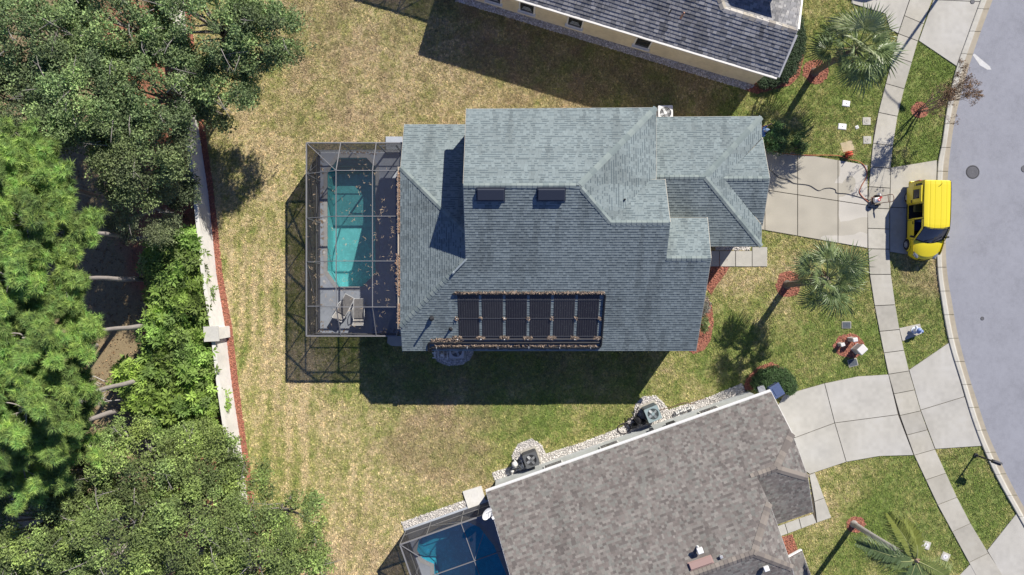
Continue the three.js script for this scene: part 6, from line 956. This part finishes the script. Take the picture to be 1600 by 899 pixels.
function fanPalm(label, x, y, h, size, tx, tz) {
  const base = g(x, y), t = thing('fan_palm', label, 'palm tree', base, 0), topP = V(tx, h, tz), r = rng(x), kinds = [0.25, 0.45, 0.65, 0.85].map((d) => fan(d, r));
  part(t, 'trunk', [tube(curve([V(0, 0, 0), V(tx * 0.3, h * 0.5, tz * 0.3), topP], 14), 0.2, 0.15, 12), cyl(0, 0, 0, 0.28, 0.2, 0.25)], std(0.2, 0.17, 0.14, 0.95, { map: barkTex }));
  part(t, 'boot', Array.from({ length: 26 }, (_, i) => { const a = i * 2.4, y2 = h - 0.9 + i * 0.033; return tube([V(topP.x + Math.cos(a) * 0.13, y2, topP.z + Math.sin(a) * 0.13), V(topP.x + Math.cos(a) * 0.3, y2 + 0.16, topP.z + Math.sin(a) * 0.3)], 0.04, 0.02, 5); }), std(0.24, 0.18, 0.12, 0.95));
  const tones = [[0.2, 0.265, 0.1], [0.15, 0.21, 0.075], [0.31, 0.35, 0.18], [0.12, 0.175, 0.06]].map((c) => new THREE.MeshPhysicalMaterial({ color: C(...c), roughness: 0.42, transmission: 0.15, thickness: 0, side: THREE.DoubleSide })), stalk = std(0.2, 0.24, 0.1, 0.7);
  const n = 22; for (let i = 0; i < n; i++) {
    const k = i / (n - 1), el = lerp(1.35, -0.4, k ** 0.75) + (r() - .5) * 0.5, az = i * 2.39996 + (r() - .5) * 0.5, [leaf, st] = kinds[Math.min(3, (k * 4) | 0)], f = part(t, 'frond', leaf, tones[(r() * 4) | 0], topP.clone().add(V(Math.cos(az) * 0.1, 0.05 - 0.25 * k, Math.sin(az) * 0.1)));
    f.rotation.set((r() - .5) * 0.7, -az, el, 'YZX'); f.scale.setScalar(size * (0.7 + 0.6 * r())); part(f, 'petiole', st, stalk);
  }
  const dead = std(0.3, 0.22, 0.12, 0.9); for (let i = 0; i < 4; i++) { const f = part(t, 'dead_frond', kinds[3][0], dead, topP.clone().add(V(0, -0.3, 0))); f.rotation.set(0, i * 1.7, -1.15, 'YZX'); f.scale.setScalar(size * 0.7); }
  return t;
}
fanPalm('big fan palm in the upper front lawn', 1273, 113, 4.3, 1.3, 0.42, 0.05);
fanPalm('fan palm in the middle front lawn by the footpath', 1230, 445, 4.35, 1.12, 0.5, -0.32);
{ // feathery palm
  const base = g(1334, 819), top = V(0.02, 6.2, -0.32), t = thing('feather_palm', 'feathery palm with smooth leaning trunk at the bottom edge', 'palm tree', base, 0), r = rng(12);
  part(t, 'trunk', [tube(curve([V(0, 0, 0), V(0.02, 2, -0.05), V(0.03, 4.2, -0.16), top], 16), 0.17, 0.12, 12), cyl(0, 0, 0, 0.24, 0.17, 0.3)], std(0.4, 0.38, 0.35, 0.9, { map: barkTex }));
  part(t, 'crownshaft', [tube([top.clone().add(V(0, -0.3, 0)), top.clone().add(V(0, 0.45, 0))], 0.14, 0.07, 10), ...Array.from({ length: 12 }, (_, i) => tube([top.clone(), top.clone().add(V(Math.cos(i * 2.1) * 0.35, 0.25 - 0.05 * (i % 4), Math.sin(i * 2.1) * 0.35))], 0.05, 0.015, 5))], std(0.33, 0.23, 0.17, 0.9));
  const tones = [[0.085, 0.13, 0.05], [0.2, 0.23, 0.05], [0.12, 0.17, 0.06], [0.15, 0.19, 0.05]].map((c) => new THREE.MeshPhysicalMaterial({ color: C(...c), roughness: 0.45, transmission: 0.15, thickness: 0, side: THREE.DoubleSide }));
  for (const [az, L, tone2, arch] of [[3.3, 3.2, 0, 0.5], [4.2, 2.6, 1, 0.75], [0.4, 2.6, 3, 0.55], [1.2, 2.8, 2, 0.5], [1.9, 2.8, 0, 0.5], [3.05, 2.3, 2, 0.6], [4.65, 1.9, 1, 0.95]]) {
    const d = V(Math.cos(az), 0, Math.sin(az)), s = V(-Math.sin(az), 0, Math.cos(az)), P = (u) => top.clone().addScaledVector(d, L * (u - 0.13 * u * u)).addScaledVector(s, 0.25 * u * u).add(V(0, 0.2 + arch * 1.6 * u - arch * 2.9 * u * u, 0)), F = [], n = 60;
    for (let i = 4; i < n; i++) for (const e of [-1, 1]) { const u = i / n, a = P(u), l = (0.74 * Math.sin(Math.PI * (0.12 + 0.8 * u)) + 0.14) * (0.8 + 0.35 * r()), f = s.clone().multiplyScalar(e).addScaledVector(d, 0.55 + 0.3 * r()).normalize(), w = d.clone().multiplyScalar(0.026), q2 = a.clone().addScaledVector(f, l * 0.5).add(V(0, 0.08 * (r() - 0.2), 0)), T = a.clone().addScaledVector(f, l).add(V(0, -0.22 - 0.2 * r(), 0)); F.push([a.clone().add(w), q2.clone().add(w), q2.clone().sub(w), a.clone().sub(w)], [q2.clone().add(w), T, q2.clone().sub(w)]); }
    const fr = part(t, 'frond', faces(F, false), tones[tone2]); part(fr, 'rachis', tube(Array.from({ length: 14 }, (_, i) => P(i / 13)), 0.035, 0.01, 5), std(0.24, 0.26, 0.1, 0.7));
  }
}
{ // nearly bare tree on the verge
  const base = g(1437, 173), t = thing('bare_tree', 'nearly bare small tree in a bark ring on the verge', 'tree', base, 0), r = rng(61), big = [], tw = [], L = [];
  const grow = (p, d, len, rad, depth) => {
    const e = p.clone().addScaledVector(d, len), m = p.clone().lerp(e, 0.5).add(V((r() - .5) * 0.08, 0, (r() - .5) * 0.08)); (depth > 3 ? big : tw).push(tube([p, m, e], rad, rad * 0.68, depth > 3 ? 6 : 4, false));
    if (depth === 0) { for (let i = 0; i < 4; i++) { const j = 0.5 + 0.9 * r(); L.push([e.x + (r() - .5) * 0.22, e.y + (r() - .5) * 0.22, e.z + (r() - .5) * 0.22, r() * 6, r() * 6, r() * 6, 0.3 + 0.4 * r(), 0.26 * j, 0.17 * j, 0.1 * j]); } return; }
    const n = depth > 4 ? 2 : 2 + (r() < 0.45 ? 1 : 0); for (let i = 0; i < n; i++) grow(e, d.clone().add(V((r() - .5) * 0.95, 0.18 * r(), (r() - .5) * 0.95)).normalize(), len * (0.68 + 0.2 * r()), rad * 0.64, depth - 1);
  };
  for (let i = 0; i < 5; i++) { const a = i * 1.257 + 0.4; grow(V(Math.cos(a) * 0.08, 0, Math.sin(a) * 0.08), V(Math.cos(a) * 0.2, 1, Math.sin(a) * 0.2).normalize(), 1.05, 0.045, 5); }
  const bk = std(0.27, 0.2, 0.16, 0.9), k = part(t, 'trunk', big, bk); part(k, 'twig', tw, bk);
  for (const l of L) { l[0] += base.x; l[1] += base.y; l[2] += base.z; } scatter(t, 'seed_head', leafGeo(5, 0.12, 0.06, 0.08, 0.3, rng(2)), M.inst, L, 'stuff');
}
{ // fallen dead boughs under the pines
  const f = [], r = rng(71), go = (p, d, len, rad, n) => { const e = p.clone().addScaledVector(d, len); f.push(tube([p, p.clone().lerp(e, 0.5).add(V((r() - .5) * 0.1, (r() - .5) * 0.08, (r() - .5) * 0.1)), e], rad, rad * 0.6, 5)); if (n) for (let i = 0; i < 3; i++) go(p.clone().lerp(e, 0.35 + 0.65 * r()), d.clone().add(V(r() - .5, (r() - .5) * 0.4, r() - .5).multiplyScalar(1.3)).normalize(), len * 0.6, rad * 0.6, n - 1); };
  for (const [x, y, a] of [[225, 606, 3.3], [205, 600, 2.9], [190, 592, 3.6], [215, 618, 3.05]]) go(g(x, y, 1.6), V(Math.cos(a), 0.2, Math.sin(a)).normalize(), 1.3, 0.035, 3);
  solo('dead_branch', f, std(0.42, 0.39, 0.37, 0.95), 'tangle of grey dead branches above the lower hedge', 'branches');
}
// ------------------------------------------------------------------ chips, pebbles, blades of grass: nobody could count them
{
  const bits = (name, geo, L, label, cat) => { const m = scatter(null, numbered(name), geo, M.inst, L, 'stuff'); tag(m, label, cat); m.userData.kind = 'stuff'; };
  bits('bark_chips', chipGeo, chipList, 'red bark chips in the beds, rings and wall strip', 'bark chips');
  bits('gravel_stones', pebbleGeo, pebbleList, 'white and grey stones along the house walls', 'gravel');
  const lit = []; for (let i = 0; i < 9000; i++) { const y = rr(-10, 910), x = rr(-20, along(wallEast, y) - 6), v = g(x, y, rr(0.01, 0.04)), j = rr(0.5, 1.4); lit.push([v.x, v.y, v.z, rr(-.6, .6), rr(0, 6.3), rr(-.6, .6), rr(0.8, 1.6), 0.26 * j, 0.17 * j, 0.09 * j]); }
  bits('fallen_leaves', faces([[V(-0.06, 0, 0), V(0, 0.015, 0.03), V(0.06, 0, 0), V(0, 0.01, -0.03)]]), lit, 'dry brown leaves on the woodland floor', 'fallen leaves');
  const blades = (() => { const r = rng(33), pos = []; for (let i = 0; i < 8; i++) { const a = r() * 6.283, l = 0.35 + 0.65 * r(), b = V((r() - .5) * 0.07, 0, (r() - .5) * 0.07), s = V(-Math.sin(a), 0, Math.cos(a)).multiplyScalar(0.014), e = b.clone().add(V(Math.cos(a) * 0.075 * l, 0.065 * (0.4 + 0.6 * r()), Math.sin(a) * 0.075 * l)); for (const p of [b.clone().add(s), b.clone().sub(s), e]) pos.push(p.x, p.y, p.z); } const geo = new THREE.BufferGeometry(); geo.setAttribute('position', new THREE.BufferAttribute(new Float32Array(pos), 3)); geo.computeVertexNormals(); return geo; })();
  const L = [], r = rng(123);
  for (let i = 0; i < 620000 && L.length < 360000; i++) { const x = lerp(-10, 1610, r()), y = lerp(-10, 910, r()); if (isTaken(x, y) || x < along(wallEast, y) + 8) continue; const nb = vn(x / K * 8.3 + 5, y / K * 8.3 + 60); if (nb < 0.36 && r() < 0.8) continue; const c = groundColor(x, y, r()), j = (0.66 + 0.8 * vn(x / K * 14, y / K * 14 + 30)) * (0.82 + 0.45 * r()), v = g(x, y, 0.001); L.push([v.x, v.y, v.z, 0, r() * 6.3, 0, 0.6 + 0.6 * r(), c[0] * j, c[1] * j, c[2] * j]); }
  bits('grass', blades, L, 'short mown grass, straw coloured behind and greener in front', 'grass');
}
scene.traverse((o) => { if (o.isMesh) { o.castShadow = true; o.receiveShadow = true; } });
renderer.render(scene, camera);
